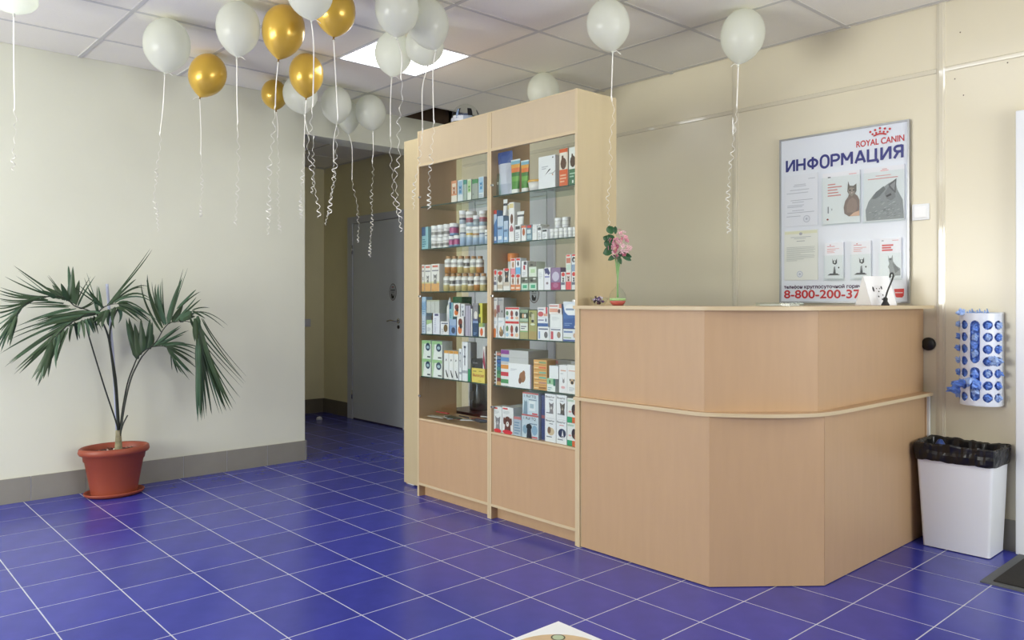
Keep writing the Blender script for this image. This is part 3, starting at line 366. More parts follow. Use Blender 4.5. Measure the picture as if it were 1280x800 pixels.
('R', 2, 'l', 'box', 'tealred', 'teal box with a red top', 0.8035, 0.8438, 0.948, 1.5234, 1.6059, 0.046),
('R', 2, 'l', 'box', 'white', 'plain white box', 0.8477, 0.8814, 0.948, 1.5234, 1.5947, 0.045),
('R', 2, 'l', 'box', 'whitelines', 'white box with faint print', 0.8858, 0.9142, 0.948, 1.5234, 1.5922, 0.045),
('R', 2, 'l', 'box', 'whitelines', 'white box with a black label', 0.9204, 0.9585, 0.948, 1.5234, 1.5771, 0.045),
('R', 2, 'l', 'jar', 'plainjar', 'small white jar', 0.9565, 0.986, 0.96, 1.5234, 1.5757, 0.031),
('R', 2, 'l', 'jar', 'plainjar', 'small white jar', 0.9902, 1.0187, 0.96, 1.5234, 1.5755, 0.03),
('R', 2, 'l', 'jar', 'plainjar', 'small white jar', 1.023, 1.0517, 0.96, 1.5234, 1.5753, 0.03),
('R', 2, 'l', 'jar', 'plainjar', 'small white jar', 1.0559, 1.0837, 0.96, 1.5234, 1.5747, 0.029),
('R', 2, 'l', 'jar', 'plainjar', 'small white jar', 1.0879, 1.1153, 0.96, 1.5234, 1.575, 0.029),
('R', 2, 'l', 'jar', 'plainjar', 'small white jar', 1.1195, 1.1471, 0.96, 1.5234, 1.5748, 0.029),
('R', 2, 'b', 'box', 'whitecow', 'white box with a yellow top', 0.5389, 0.5844, 1.03, 1.5234, 1.7459, 0.052),
('R', 2, 'u', 'tube', 'whitetube', 'small white tube', 0.6016, 0.6365, 0.948, 1.6714, 1.7602, 0.03),
('R', 2, 'u', 'tube', 'whitetube', 'white tube with a dark animal', 0.7123, 0.771, 0.948, 1.6131, 1.6844, 0.03),
('R', 2, 'u', 'box', 'white', 'flat white carton', 0.8495, 0.9083, 0.948, 1.5955, 1.6041, 0.066),
('R', 2, 'u', 'jar', 'plainjar', 'tall white jar', 0.9885, 1.0302, 0.96, 1.5763, 1.6303, 0.043),
('R', 2, 'u', 'jar', 'plainjar', 'tall white jar', 1.0401, 1.0837, 0.96, 1.5761, 1.6303, 0.045),
('R', 3, 'l', 'box', 'reddog', 'white box with a red top and small dog', 0.5387, 0.5634, 0.948, 1.2614, 1.378, 0.045),
('R', 3, 'l', 'box', 'redterrier', 'white box with a brown shaggy dog', 0.5682, 0.6134, 0.948, 1.2614, 1.3699, 0.051),
('R', 3, 'l', 'box', 'reddobe', 'white box with a large black dog', 0.6181, 0.6723, 0.948, 1.2614, 1.3815, 0.061),
('R', 3, 'l', 'box', 'orangefootred', 'red-topped box with an orange foot', 0.6789, 0.7128, 0.948, 1.2614, 1.3476, 0.045),
('R', 3, 'l', 'box', 'orangefootred', 'red-topped box with an orange dog', 0.7174, 0.7553, 0.948, 1.2614, 1.3467, 0.045),
('R', 3, 'l', 'box', 'camogreen', 'patterned box with a green label', 0.7617, 0.8175, 0.948, 1.2614, 1.3305, 0.063),
('R', 3, 'l', 'box', 'camogreen', 'patterned box with a pale green label', 0.822, 0.8814, 0.948, 1.2614, 1.3313, 0.067),
('R', 3, 'l', 'box', 'white', 'tall plain white box', 0.8906, 0.932, 0.948, 1.2614, 1.3715, 0.047),
('R', 3, 'l', 'box', 'whitepurpledog', 'white box with a dark blue dog', 0.9364, 0.9817, 0.948, 1.2614, 1.3763, 0.051),
('R', 3, 'l', 'box', 'purple', 'purple and magenta box', 0.986, 1.0533, 0.948, 1.2614, 1.3744, 0.075),
('R', 3, 'l', 'box', 'reddog', 'white box with a black and red dog', 1.0575, 1.088, 0.948, 1.2614, 1.3507, 0.045),
('R', 3, 'l', 'box', 'redfoot', 'white box with a red foot', 1.0922, 1.1273, 0.948, 1.2614, 1.3497, 0.045),
('R', 3, 'l', 'box', 'reddog', 'red-topped box', 1.1315, 1.1611, 0.948, 1.2614, 1.3507, 0.045),
('R', 3, 'b', 'bottle', 'orangecap', 'tall white bottle with an orange cap', 0.5387, 0.6052, 1.03, 1.2614, 1.4704, 0.068),
('R', 3, 'u', 'box', 'pinkfoot', 'red-topped box with a pink foot', 0.6789, 0.7141, 0.948, 1.3484, 1.4338, 0.045),
('R', 3, 'u', 'box', 'bluefoot', 'red-topped box with a blue foot', 0.7187, 0.7553, 0.948, 1.3475, 1.4344, 0.045),
('R', 3, 'u', 'box', 'whitereddark', 'white box with a red and black figure', 0.763, 0.8083, 0.948, 1.3313, 1.4176, 0.051),
('R', 3, 'u', 'box', 'camotop', 'white box with a camouflage top and green label', 0.822, 0.8784, 0.948, 1.3321, 1.4111, 0.064),
('R', 3, 'u', 'box', 'redpeach', 'red-topped box with a peach label', 1.0922, 1.1273, 0.948, 1.3505, 1.4377, 0.045),
('R', 3, 'u', 'box', 'reddarkdog', 'red-topped box with a black and white dog', 1.1315, 1.1611, 0.948, 1.3515, 1.4381, 0.045),
('R', 4, 'l', 'box', 'orangedogfoot', 'white box with an orange dog', 0.5387, 0.5681, 0.948, 1.0024, 1.1122, 0.045),
('R', 4, 'l', 'box', 'browndogs', 'white box with brown dogs', 0.5729, 0.6279, 0.948, 1.0024, 1.1132, 0.062),
('R', 4, 'l', 'box', 'threepets', 'wide white box with three pets', 0.6326, 0.7458, 0.948, 1.0024, 1.0974, 0.078),
('R', 4, 'l', 'box', 'olivelabel', 'olive box with a white label', 0.7504, 0.8144, 0.948, 1.0024, 1.0908, 0.072),
('R', 4, 'l', 'box', 'olive', 'tall olive green box', 0.8201, 0.8814, 0.948, 1.0024, 1.1551, 0.069),
('R', 4, 'l', 'box', 'petrow', 'white box with a blue bottle and grey cat', 0.8876, 0.973, 0.948, 1.0024, 1.0711, 0.078),
('R', 4, 'l', 'box', 'petrow2', 'white box with a red bottle and tabby cat', 0.9773, 1.0673, 0.948, 1.0024, 1.0694, 0.078),
('R', 4, 'l', 'box', 'bluefoot2', 'wide white and blue box', 1.0732, 1.1666, 0.948, 1.0024, 1.064, 0.078),
('R', 4, 'b', 'box', 'greytower2', 'pale grey box', 0.5387, 0.581, 1.03, 1.0024, 1.2186, 0.048),
('R', 4, 'u', 'box', 'redtower', 'white box with a red stripe and a dog', 0.5387, 0.5688, 0.948, 1.113, 1.2229, 0.045),
('R', 4, 'u', 'box', 'greytower', 'grey box with a red stripe', 0.5736, 0.62, 0.948, 1.114, 1.2228, 0.053),
('R', 4, 'u', 'box', 'threepets', 'wide white box with three pets', 0.6326, 0.7458, 0.948, 1.0982, 1.1708, 0.078),
('R', 4, 'u', 'box', 'greypets', 'green box with a photo of pets', 0.7504, 0.8144, 0.948, 1.0916, 1.1587, 0.072),
('R', 4, 'u', 'box', 'bluewave', 'flat white and blue box', 0.8876, 0.9643, 0.948, 1.0719, 1.1207, 0.078),
('R', 4, 'u', 'box', 'redwave', 'flat white and red box', 0.8876, 0.9643, 0.948, 1.1215, 1.1724, 0.078),
('R', 4, 'u', 'box', 'white', 'plain white box', 0.9791, 1.0673, 0.948, 1.0702, 1.1365, 0.078),
('R', 4, 'u', 'box', 'peach', 'white and coral box', 0.9715, 1.0617, 0.948, 1.1373, 1.1893, 0.078),
('R', 4, 'u', 'box', 'bigblue', 'large blue and white box', 1.0732, 1.1666, 0.948, 1.0648, 1.2017, 0.078),
('R', 6, 'l', 'box', 'catred', 'white box with a grey cat', 0.5387, 0.6055, 0.948, 0.4824, 0.6227, 0.075),
('R', 6, 'l', 'box', 'dogred', 'white box with a brown and white dog', 0.6089, 0.6981, 0.948, 0.4824, 0.6276, 0.1),
('R', 6, 'l', 'box', 'clearside', 'pale blue box beside the black dog box', 0.7027, 0.7616, 0.948, 0.4824, 0.5841, 0.066),
('R', 6, 'l', 'box', 'blackdog', 'pale blue box with a black dog', 0.7661, 0.8934, 0.948, 0.4824, 0.6055, 0.14),
('R', 6, 'l', 'box', 'beaphdog', 'white box with a golden and brown dog', 0.9423, 1.0203, 0.948, 0.4824, 0.6034, 0.087),
('R', 6, 'l', 'box', 'beaphblack', 'white box with a black and white dog', 1.0246, 1.0969, 0.948, 0.4824, 0.6042, 0.081),
('R', 6, 'l', 'box', 'greenorange', 'white box with brown dog, green and orange foot', 1.1011, 1.1666, 0.948, 0.4824, 0.5965, 0.074),
('R', 6, 'u', 'box', 'clearcat', 'pale blue box with a grey cat', 0.7724, 0.8934, 0.948, 0.6063, 0.7215, 0.135),
('R', 6, 'u', 'box', 'beaphcat', 'white box with a grey cat face', 0.9423, 1.0203, 0.948, 0.6042, 0.7283, 0.087),
('R', 6, 'u', 'box', 'beaphcat2', 'white box with a grey and brown cat face', 1.0246, 1.0969, 0.948, 0.605, 0.7293, 0.081),
('R', 6, 'u', 'box', 'greenorange', 'white box with black dog, green and orange foot', 1.1011, 1.1666, 0.948, 0.5973, 0.7199, 0.074),
]

# ================================================================ THE ROOM
HC = 2.73; T = .303
XL, XR, YB, YF = -1.63, 6.0, 2.44, -4.4
def slab(name, boxes, m, **k):
    b = MB()
    for q in boxes: b.box(*q, m)
    return b.build(name, **k)
# floor: grout bed with each tile an object of its own
floor = slab('floor', [(-4.1, XR+.1, YF-.1, 2.6, -.12, -.0007)], M_GROUT, kind='structure')
tb = MB().box(0, T-.005, 0, T-.005, -.008, 0, M_TILE, bev=.0006)
tme = tb.build('floor_tile'); tile_mesh = tme.data; bpy.data.objects.remove(tme)
fw = Vector((-math.sin(YAW), math.cos(YAW))); rt = Vector((math.cos(YAW), math.sin(YAW)))
cells = []
for i in range(-13, 20):
    for j in range(-15, 9):
        x, y = i*T+.0025, j*T+.0025
        if x > XR or y > YB or y < YF: continue
        if x < XL-.25 and (y < -1.2 or x < -4.05): continue
        if x+T < XL and False: continue
        c = Vector((x+T/2, y+T/2)); d = c-Vector((CAM.x, CAM.y)); depth = d.dot(fw); lat = d.dot(rt)
        inview = depth > .8 and abs(lat/depth) < .70 and depth*.43 > 1.21*0 and 985*1.21/max(depth, .01) < 470
        cells.append((0 if inview else 1, depth if depth > 0 else 99, x, y))
cells.sort(); rest = MB(); n = 0
for far, dep, x, y in cells:
    if not far and n < 300: share('floor_tile', tile_mesh, (x, y, 0), floor); n += 1
    else: rest.box(x, x+T-.005, y, y+T-.005, -.008, 0, M_TILE)
rest.build('floor_tile_remainder', parent=floor, kind='stuff')

# walls
slab('wall_left', [(-1.86, XL, YF-.1, .93, 0, 3.1)], M_PLASTER, kind='structure')
M_VOID = mat('#4a3a2a', .9, 0, 'bare_brown_masonry', var=.2, scale=12)
slab('trim_1', [(-1.86, XL, .93, 2.46, 2.465, 2.735)], M_PLASTER, kind='structure', label='plastered beam over the corridor opening')
slab('wall_above_ceiling', [(-1.86, XL, .93, 2.44, 2.7352, 3.1), (-1.63, XR, 2.39, 2.455, 2.765, 3.1)], M_VOID, kind='structure')
wb = slab('wall_back', [(-1.63, XR+.1, 2.46, 2.6, 0, 3.1)], M_PLASTER, kind='structure')
xs = [-1.63, -1.28, -.08, 1.122, 2.32, 3.52, 4.72, 6.0]
for a, b in zip(xs, xs[1:]):
    for z0, z1 in ((0, 2.388), (2.388, 2.76)):
        MB().box(a+.002, b-.002, YB, 2.462, z0+.001, z1-.001, M_PANEL, bev=.001).build('wall_panel', parent=wb)
    # horizontal profile between the two rows of panels, gently domed
    q = MB(); pr_ = [(0, -.0135), (-.0045, -.0105), (-.0052, -.009), (-.0052, .009), (-.0045, .0105), (0, .0135)]
    v = [(x_, YB+y_, 2.388+z_) for x_ in (a+.021, b-.021) for y_, z_ in pr_]
    q.add(v, [[k, k+1, k+7, k+6] for k in range(5)], M_STRIP, False); q.build('joint_profile', parent=wb)
for a in xs[1:-1]:
    q = MB(); w = .0215; pr_ = [(-w, 0), (-w*.92, -.003), (-w*.55, -.0035), (-w*.45, -.0052), (w*.45, -.0052), (w*.55, -.0035), (w*.92, -.003), (w, 0)]
    v = [(a+x_, YB+y_, z_) for z_ in (.0, 2.76) for x_, y_ in pr_]
    q.add(v, [[k, k+1, k+9, k+8] for k in range(7)], M_STRIP, False); q.build('joint_profile', parent=wb)
rs = random.Random(5)
q = MB()
for x, z in ((2.41, 2.56), (2.385, 2.33), (2.62, 2.36), (2.425, 2.24)):
    q.lathe((x, YB-.0005, z), [(.0035, 0), (.003, .0006)], mat('#6a5a48', .6), n=8, axis=(0, -1, 0))
q.build('screw_hole', parent=wb)
slab('wall_front', [(-4.1, -1.0, YF-.12, YF, 0, 3.1), (1.8, XR+.1, YF-.12, YF, 0, 3.1), (-1.0, 1.8, YF-.12, YF, 0, .7), (-1.0, 1.8, YF-.12, YF, 2.2, 3.1)], M_FARWALL, kind='structure')
slab('wall_right', [(XR, XR+.12, YF, -.1, 0, 3.1), (XR, XR+.12, 2.1, 2.6, 0, 3.1), (XR, XR+.12, -.1, 2.1, 0, .7), (XR, XR+.12, -.1, 2.1, 2.2, 3.1)], M_FARWALL, kind='structure')
q = MB()
for a, b, c, d in ((-1.0, 1.8, .7, .76), (-1.0, 1.8, 2.14, 2.2), (-1.0, -.94, .76, 2.14), (.37, .43, .76, 2.14), (1.74, 1.8, .76, 2.14)): q.box(a, b, YF-.09, YF-.03, c, d, M_PVC)
w1 = q.build('window_1', kind='structure')
q = MB()
for a, b, c, d in ((-.1, 2.1, .7, .76), (-.1, 2.1, 2.14, 2.2), (-.1, -.04, .76, 2.14), (.97, 1.03, .76, 2.14), (2.04, 2.1, .76, 2.14)): q.box(XR+.03, XR+.09, a, b, c, d, M_PVC)
q.build('window_2', kind='structure')
# corridor beyond the opening
slab('wall_corridor_end', [(-4.1, -1.63, 2.30, 2.6, 0, 3.1)], M_HALLWALL, kind='structure')
slab('wall_corridor_side', [(-4.0, -3.84, -1.2, 2.30, 0, 3.1)], M_HALLWALL, kind='structure')
slab('wall_corridor_near', [(-4.0, -1.86, -1.3, -1.2, 0, 3.1)], M_HALLWALL, kind='structure')
ch = slab('ceiling_corridor', [(-3.84, -1.86, -1.2, 2.30, 2.62, 2.66)], M_GRID, kind='structure')
tb = MB().box(0, .582, 0, .582, -.008, .002, M_CEIL, bev=.001); t_ = tb.build('ceiling_tile'); ceil_mesh = t_.data; bpy.data.objects.remove(t_)
for i in range(3):
    for j in range(5): share('ceiling_tile', ceil_mesh, (-3.70+.6*i, -.75+.6*j, 2.622), ch)
slab('roof_void', [(-4.1, XR+.1, YF-.1, 2.6, 3.1, 3.15)], mat('#5d5040', .9, 0, 'dark_roof_void'), kind='structure')
# suspended ceiling: grid bars, tiles, one cell left open, light panels in some cells
cl = struct('ceiling')
gx = [-1.16+.6*k for k in range(12)]; gy = [2.395-.6*k for k in range(12)]
for x in gx: MB().box(x-.012, x+.012, YF, YB, HC-.004, HC+.03, M_GRID).build('grid_bar', parent=cl)
for y in gy: MB().box(XL, XR, y-.0118, y+.0118, HC-.0036, HC+.028, M_GRID).build('grid_bar', parent=cl)
LIGHTS = [(-.56, .595), (1.84, .595), (-.56, -1.805), (1.84, -4.205), (-.56, -4.205)]
for ix in range(-1, 12):
    for iy in range(-1, 12):
        x0 = -1.16+.6*ix; y0 = 1.795-.6*iy
        if ix == -1 and iy == 0: continue                     # the tile that is missing beside the beam
        if any(abs(x0-a) < .1 and abs(y0-b) < .1 for a, b in LIGHTS): continue
        a, b = max(x0, XL)+.004, min(x0+.6, XR)-.004; c, d = max(y0, YF)+.004, min(y0+.6, YB)-.004
        if b-a < .02 or d-c < .02: continue
        if b-a > .59 and d-c > .59: share('ceiling_tile', ceil_mesh, (x0+.009, y0+.009, HC+.006), cl)
        else: MB().box(a, b, c, d, HC+.001, HC+.008, M_CEIL).build('ceiling_tile', parent=cl)
M_LAMP = emit('lit_diffuser', (.93, .97, 1.0), LAMP); M_LAMP2 = emit('lit_tube', (1, 1, 1), LAMP*1.25)
for k, (x, y) in enumerate(LIGHTS):
    t = thing('ceiling_light', 'square lit ceiling light panel above the balloon cluster' if k == 0 else 'square lit ceiling light panel outside the picture, ' + ['', 'over the counter front', 'left of the camera', 'over the street window', 'in the far left corner'][k], 'ceiling light', (x+.3, y+.3, HC), None if k == 0 else 'ceiling lights nearer the windows')
    q = MB()
    for a, b, c, d in ((0, .6, 0, .014), (0, .6, .586, .6), (0, .014, .014, .586), (.586, .6, .014, .586)): q.box(x+a, x+b, y+c, y+d, HC-.006, HC+.012, M_WHITE)
    q.build('frame', parent=t)
    MB().box(x+.014, x+.586, y+.014, y+.586, HC, HC+.01, M_LAMP).build('diffuser', parent=t)
    if k == 0:
        for i in range(4): MB().box(x+.07+.13*i, x+.10+.13*i, y+.03, y+.57, HC-.0015, HC, M_LAMP2).build('tube_glow', parent=t)

t = thing('ceiling_light', 'added fill light panel brightening the corridor door, hidden behind the left wall', 'ceiling light', (-2.8, -.75, 2.62), None)  # unseen glowing panel, added to brighten the dim corridor and its door
MB().box(-3.1, -2.5, -1.05, -.45, 2.612, 2.6195, emit('corridor_fill_panel', (1, .96, .86), 2.2)).build('diffuser', parent=t)
# skirting tiles
bl = struct('baseboard_left')
tb = MB().box(0, .010, 0, .297, 0, .148, M_BASE, bev=.001); t_ = tb.build('skirting_tile'); sk = t_.data; bpy.data.objects.remove(t_)
MB().box(XL, XL+.007, YF, .93, 0, .146, M_GROUT).build('skirting_grout', parent=bl)
for k in range(-14, 3): share('skirting_tile', sk, (XL, .0305+.3*k, 0), bl)
MB().box(XL-.1, XL+.010, .931, .940, 0, .148, M_BASE, bev=.001).build('skirting_tile', parent=bl)
bb = struct('baseboard_back')
tb = MB().box(0, .297, -.010, 0, 0, .148, M_BASE, bev=.001); t_ = tb.build('skirting_tile'); skb = t_.data; bpy.data.objects.remove(t_)
for k in range(0, 4): share('skirting_tile', skb, (1.465+.3*k, YB, 0), bb)
bc = struct('baseboard_corridor'); M_BASED = mat('#6e6757', .5, 0, 'brown_skirting_tile', var=.05, scale=8)
for k in range(2): MB().box(-3.84+.305*k, -3.84+.30+.305*k, 2.288, 2.30, 0, .15, M_BASED, bev=.001).build('skirting_tile', parent=bc)
for k in range(8): MB().box(-3.84, -3.83, 1.985-.305*k, 2.285-.305*k, 0, .15, M_BASED, bev=.001).build('skirting_tile', parent=bc)

# doors
def door_sign(parent, x, z, y, r):
    t = MB(); p = Print(t, x-r, z-r*1.35, 2*r, 2.7*r, y, .001)
    p.ell(.5, .5, .5, .5, '#5c4a4a', 28); p.ell(.5, .5, .45, .46, '#b3b9bd', 28)
    p.rect(.2, .56, .8, .66, '#6c7078'); p.rect(.28, .45, .72, .52, '#8a8e94'); p.rect(.36, .76, .64, .82, '#a05050')
    p.poly([(.35, .12), (.65, .12), (.72, .3), (.62, .42), (.56, .36), (.5, .3), (.42, .42), (.3, .4), (.28, .28)], '#17181a')
    p.ell(.57, .33, .06, .05, '#c5cacd'); return t.build('door_sign', parent=parent, label='oval door sign with a dark dog figure')
# door_3: grey corridor door
d3 = struct('door_3'); Yd = 2.30
for a, b, c, d in ((-3.30, -3.205, 0, 2.055), (-3.205, -2.30, 1.985, 2.055), (-2.30, -2.21, 0, 2.055)): MB().box(a, b, Yd-.03, Yd-.001, c, d, M_DFRAME, bev=.002).build('door_frame', parent=d3)
MB().box(-3.198, -2.307, Yd-.022, Yd-.002, .012, 1.98, M_DOOR, bev=.002).build('door_leaf', parent=d3)
MB().box(-3.198, -2.307, Yd-.02, Yd, .0, .012, mat('#3a2a28', .7)).build('door_threshold', parent=d3)
for z in (.25, 1.72): MB().lathe((-3.20, Yd-.034, z-.045), [(.007, 0), (.007, .09)], M_CHROME, n=10).build('hinge', parent=d3)
q = MB(); q.lathe((-2.375, Yd-.023, 1.012), [(.024, 0), (.022, .008)], M_CHROME, n=16, axis=(0, -1, 0)).tube([(-2.375, Yd-.03, 1.012), (-2.375, Yd-.06, 1.012), (-2.40, Yd-.066, 1.014), (-2.45, Yd-.066, 1.018), (-2.51, Yd-.064, 1.008)], .007, M_CHROME)
q.build('door_handle', parent=d3)
MB().lathe((-2.375, Yd-.023, .955), [(.018, 0), (.017, .006)], M_BLACK, n=16, axis=(0, -1, 0)).build('lock_escutcheon', parent=d3)
door_sign(d3, -2.47, 1.285, Yd-.0225, .060)
# door_2: grey door in the back wall, seen through the glass cabinet
d2 = struct('door_2')
for a, b, c, d in ((-1.50, -1.42, 0, 2.10), (-1.42, -.53, 2.03, 2.10), (-.528, -.452, 0, 2.10)): MB().box(a, b, YB-.026, YB-.006, c, d, M_DFRAME, bev=.002).build('door_frame', parent=d2)
MB().box(-1.41, -.54, YB-.02, YB-.006, .01, 2.02, M_DOOR, bev=.002).build('door_leaf', parent=d2)
door_sign(d2, -.678, 1.265, YB-.0206, .060)
MB().lathe((-.60, YB-.021, 1.01), [(.024, 0), (.022, .008)], M_CHROME, n=16, axis=(0, -1, 0)).build('door_handle', parent=d2)
# door_1: white glazed street door at the right edge
d1 = struct('door_1')
for a, b, c, d in ((2.667, 2.74, 0, 2.11), (2.74, 3.62, 2.04, 2.11), (3.62, 3.69, 0, 2.11)): MB().box(a, b, YB-.05, YB-.007, c, d, M_PVC, bev=.004).build('door_frame', parent=d1)
for a, b, c, d in ((2.75, 2.85, .01, 2.03), (3.51, 3.61, .01, 2.03), (2.85, 3.51, .01, .25), (2.85, 3.51, 1.93, 2.03), (2.85, 3.51, .95, 1.02)): MB().box(a, b, YB-.045, YB-.01, c, d, M_PVC, bev=.004).build('door_rail', parent=d1)
MB().box(2.85, 3.51, YB-.030, YB-.022, .25, 1.93, mat('#b7c6cf', .08, 0, 'door_glazing')).build('pane', parent=d1)
MB().box(3.53, 3.56, YB-.075, YB-.046, .93, 1.09, M_CHROME, bev=.004).build('door_handle', parent=d1)

# ================================================================ PRODUCT CABINETS
def cabinet(x0, x1, label):
    t = thing('display_cabinet', label, 'cabinet', ((x0+x1)/2, 1.07, 0), 'glazed product cabinets')
    y0, y1 = .93, 1.222
    for a, b in ((x0, x0+.016), (x1-.016, x1)):
        MB().box(a, b, y0, y1, 0, 2.25, M_MELP if a > 1.1 else M_MEL).box(a, b, y0-.0012, y0, 0, 2.25, M_EDGE).build('side_panel', parent=t)
    i0, i1 = x0+.0162, x1-.0162
    MB().box(i0, i1, y0+.002, y1, 2.234, 2.25, M_MEL).box(i0, i1, y0-.0002, y0+.002, 2.243, 2.25, M_EDGE).build('top_panel', parent=t)
    MB().box(i0, i1, y0+.001, y0+.017, 2.047, 2.2428, M_FASCIA).build('fascia', parent=t)
    MB().box(i0, i1, y0-.001, y0+.018, 2.031, 2.047, M_EDGE).build('fascia_rim', parent=t)
    MB().box(i0, i1, y0+.003, y1, .466, .482, M_MEL).box(i0, i1, y0-.0006, y0+.003, .472, .4815, M_EDGE).build('bottom_board', parent=t)
    MB().box(i0, i1, y0+.001, y0+.017, .084, .4655, M_MEL).box(i0, i1, y0-.0008, y0+.0165, .070, .084, M_EDGE).build('lower_door', parent=t)
    MB().box(i0, i1, y0+.045, y0+.061, 0, .068, M_MEL).build('plinth', parent=t)
    MB().box(i0+.002, i1-.002, y0+.004, y0+.008, .483, 2.030, M_GLASS).build('glass_door', parent=t)
    for z in SHELF:
        MB().box(i0+.001, i1-.001, .944, 1.205, z-.006, z, M_SHELF).box(i0+.001, i1-.001, .9425, .944, z-.006, z, M_GEDGE).build('glass_shelf', parent=t)
    for z in (.62, 1.232, 1.842):
        MB().box(i0, i0+.016, y0-.004, y0+.0035, z-.006, z+.006, M_CHROME, bev=.001).box(i0, i0+.008, y0-.009, y0-.004, z-.003, z+.003, M_CHROME).build('glass_clip', parent=t)
    if x0 > 0:
        MB().box(i1-.016, i1, y0-.004, y0+.0035, 1.20, 1.212, M_CHROME, bev=.001).build('glass_clip', parent=t)
    return t
SHELF = [1.784, 1.523, 1.261, 1.002, .741]
cabinet(-.163, .5205, 'left glazed product cabinet beside the corridor, white-capped bottles on its third shelf')
cabinet(.5215, 1.188, 'right glazed product cabinet standing against the reception counter')
t = thing('filler_cabinet', 'narrow plain beige cabinet unit set back at the left end of the glazed cabinets', 'cabinet', (-.32, 1.15, 0))
MB().box(-.485, -.1645, 1.05, 1.066, .012, 2.2515, M_MELP).build('front_panel', parent=t)
MB().box(-.485, -.469, 1.0665, 1.222, 0, 2.25, M_MEL).build('side_panel', parent=t)
MB().box(-.4685, -.1645, 1.0665, 1.222, 2.234, 2.25, M_MEL).build('top_panel', parent=t)
MB().box(-.47, -.4, 1.0667, 1.09, 0, .012, M_WHITE).build('foot', parent=t)

# ================================================================ RECEPTION COUNTER
ct = thing('reception_counter', 'beige two-tier reception counter with a chamfered corner', 'counter', (1.7, 1.5, 0))
def vpanel(p, q, z0, z1, name, m, th=.016, edge=True):
    p, q = Vector((*p, 0)), Vector((*q, 0)); d = (q-p).normalized(); nrm = Vector((-d.y, d.x, 0))      # thickness goes to the left of p->q (staff side)
    b = MB(); P = [p, q, q+nrm*th, p+nrm*th]
    b.prism([(v.x, v.y) for v in P], z0, z1, m)
    if edge:
        e = [p-nrm*.0008+d*.0, p-nrm*.0008+d*.004, p+d*.004, p]
        b.prism([(v.x, v.y) for v in e], z0, z1, M_EDGE)
    return b.build(name, parent=ct)
vpanel((1.206, .935), (1.941, .935), .003, .7195, 'lower_front_panel', M_MEL)
vpanel((1.9415, .9355), (2.258, 1.3075), .003, .7195, 'lower_corner_panel', M_MEL, edge=False)
vpanel((2.2585, 1.309), (2.2585, 2.395), .003, .7195, 'lower_side_panel', M_MEL, edge=False)
vpanel((1.206, .932), (1.919, .932), .7365, 1.1655, 'upper_front_panel', M_MEL)
vpanel((1.9195, .9325), (2.236, 1.298), .7365, 1.1655, 'upper_corner_panel', M_MEL, edge=False)
vpanel((2.2365, 1.299), (2.2365, 2.434), .7365, 1.1655, 'upper_side_panel', M_MEL, edge=False)
MB().box(1.1885, 1.2055, .925, 1.25, 0, .7195, M_EDGE).build('end_post', parent=ct)
MB().box(1.1885, 1.2055, .925, 1.25, .7365, 1.1655, M_EDGE).build('end_post', parent=ct)
front = smoothpath([(1.89, .908, 0), (1.94, .925, 0), (2.0, .963, 0), (2.08, 1.025, 0), (2.165, 1.11, 0), (2.235, 1.215, 0), (2.272, 1.33, 0), (2.282, 1.48, 0), (2.284, 1.6, 0)], 4)
outer = [(1.180, .908)]+[(p.x, p.y) for p in front]+[(2.296, 2.405)]
MB().prism(outer+[(1.70, 2.405), (1.70, 1.52), (1.1895, 1.52), (1.1895, .928), (1.180, .928)], .720, .736, M_MEL, M_EDGE).build('ledge_board', parent=ct, label='lower worktop whose rounded edge shows as a ledge')
outer2 = [(1.180, .905)]+[(p.x, p.y-.002) for p in front]+[(2.298, 2.41)]
MB().prism(outer2+[(1.96, 2.41), (1.96, 1.36), (1.84, 1.235), (1.1895, 1.235), (1.1895, .928), (1.180, .928)], 1.166, 1.182, M_MEL, M_EDGE).build('top_board', parent=ct)
MB().box(1.70, 1.716, 1.53, 2.38, 0, .7195, M_MEL).build('desk_side', parent=ct)
MB().box(2.248, 2.262, 2.397, 2.412, 0, .7195, M_MEL).box(2.252, 2.272, 2.4125, 2.4325, 0, .7195, M_PVC).build('end_post', parent=ct)
tag(MB().lathe((2.262, YB-.001, .982), [(.034, 0), (.034, .012), (.028, .022), (.0, .024)], M_BLACK, n=24, axis=(0, -1, 0)).build('cable_outlet', loc=(2.262, YB, .982)), 'round black outlet on the wall just behind the counter end', 'outlet')

# ================================================================ GOODS ON THE GLASS SHELVES
def dog(p, u, v, r, c1, c2='#e9e4dc', ear=True):        # small printed animal portrait
    r = min(r*1.15, .4); q = r*p.w/p.h                    # keeps the head round on a tall carton
    p.poly([(u-r*.8, v-q*2.0), (u+r*.8, v-q*2.0), (u+r*.55, v), (u-r*.55, v)], c1)
    p.ell(u, v, r*.8, q*.85, c1, 12)
    if ear: p.poly([(u-r*.95, v+q*1.3), (u-r*.75, v+q*.1), (u-r*.1, v+q*.75)], c1); p.poly([(u+r*.95, v+q*1.3), (u+r*.75, v+q*.1), (u+r*.1, v+q*.75)], c1)
    else: p.ell(u-r*.8, v+q*.1, r*.22, q*.6, c1, 8); p.ell(u+r*.8, v+q*.1, r*.22, q*.6, c1, 8)
    p.ell(u, v-q*.35, r*.34, q*.42, c2, 8); p.ell(u-r*.33, v+q*.2, r*.11, q*.12, '#1c1c20', 6); p.ell(u+r*.33, v+q*.2, r*.11, q*.12, '#1c1c20', 6); p.ell(u, v-q*.22, r*.12, q*.1, '#1c1c20', 6)
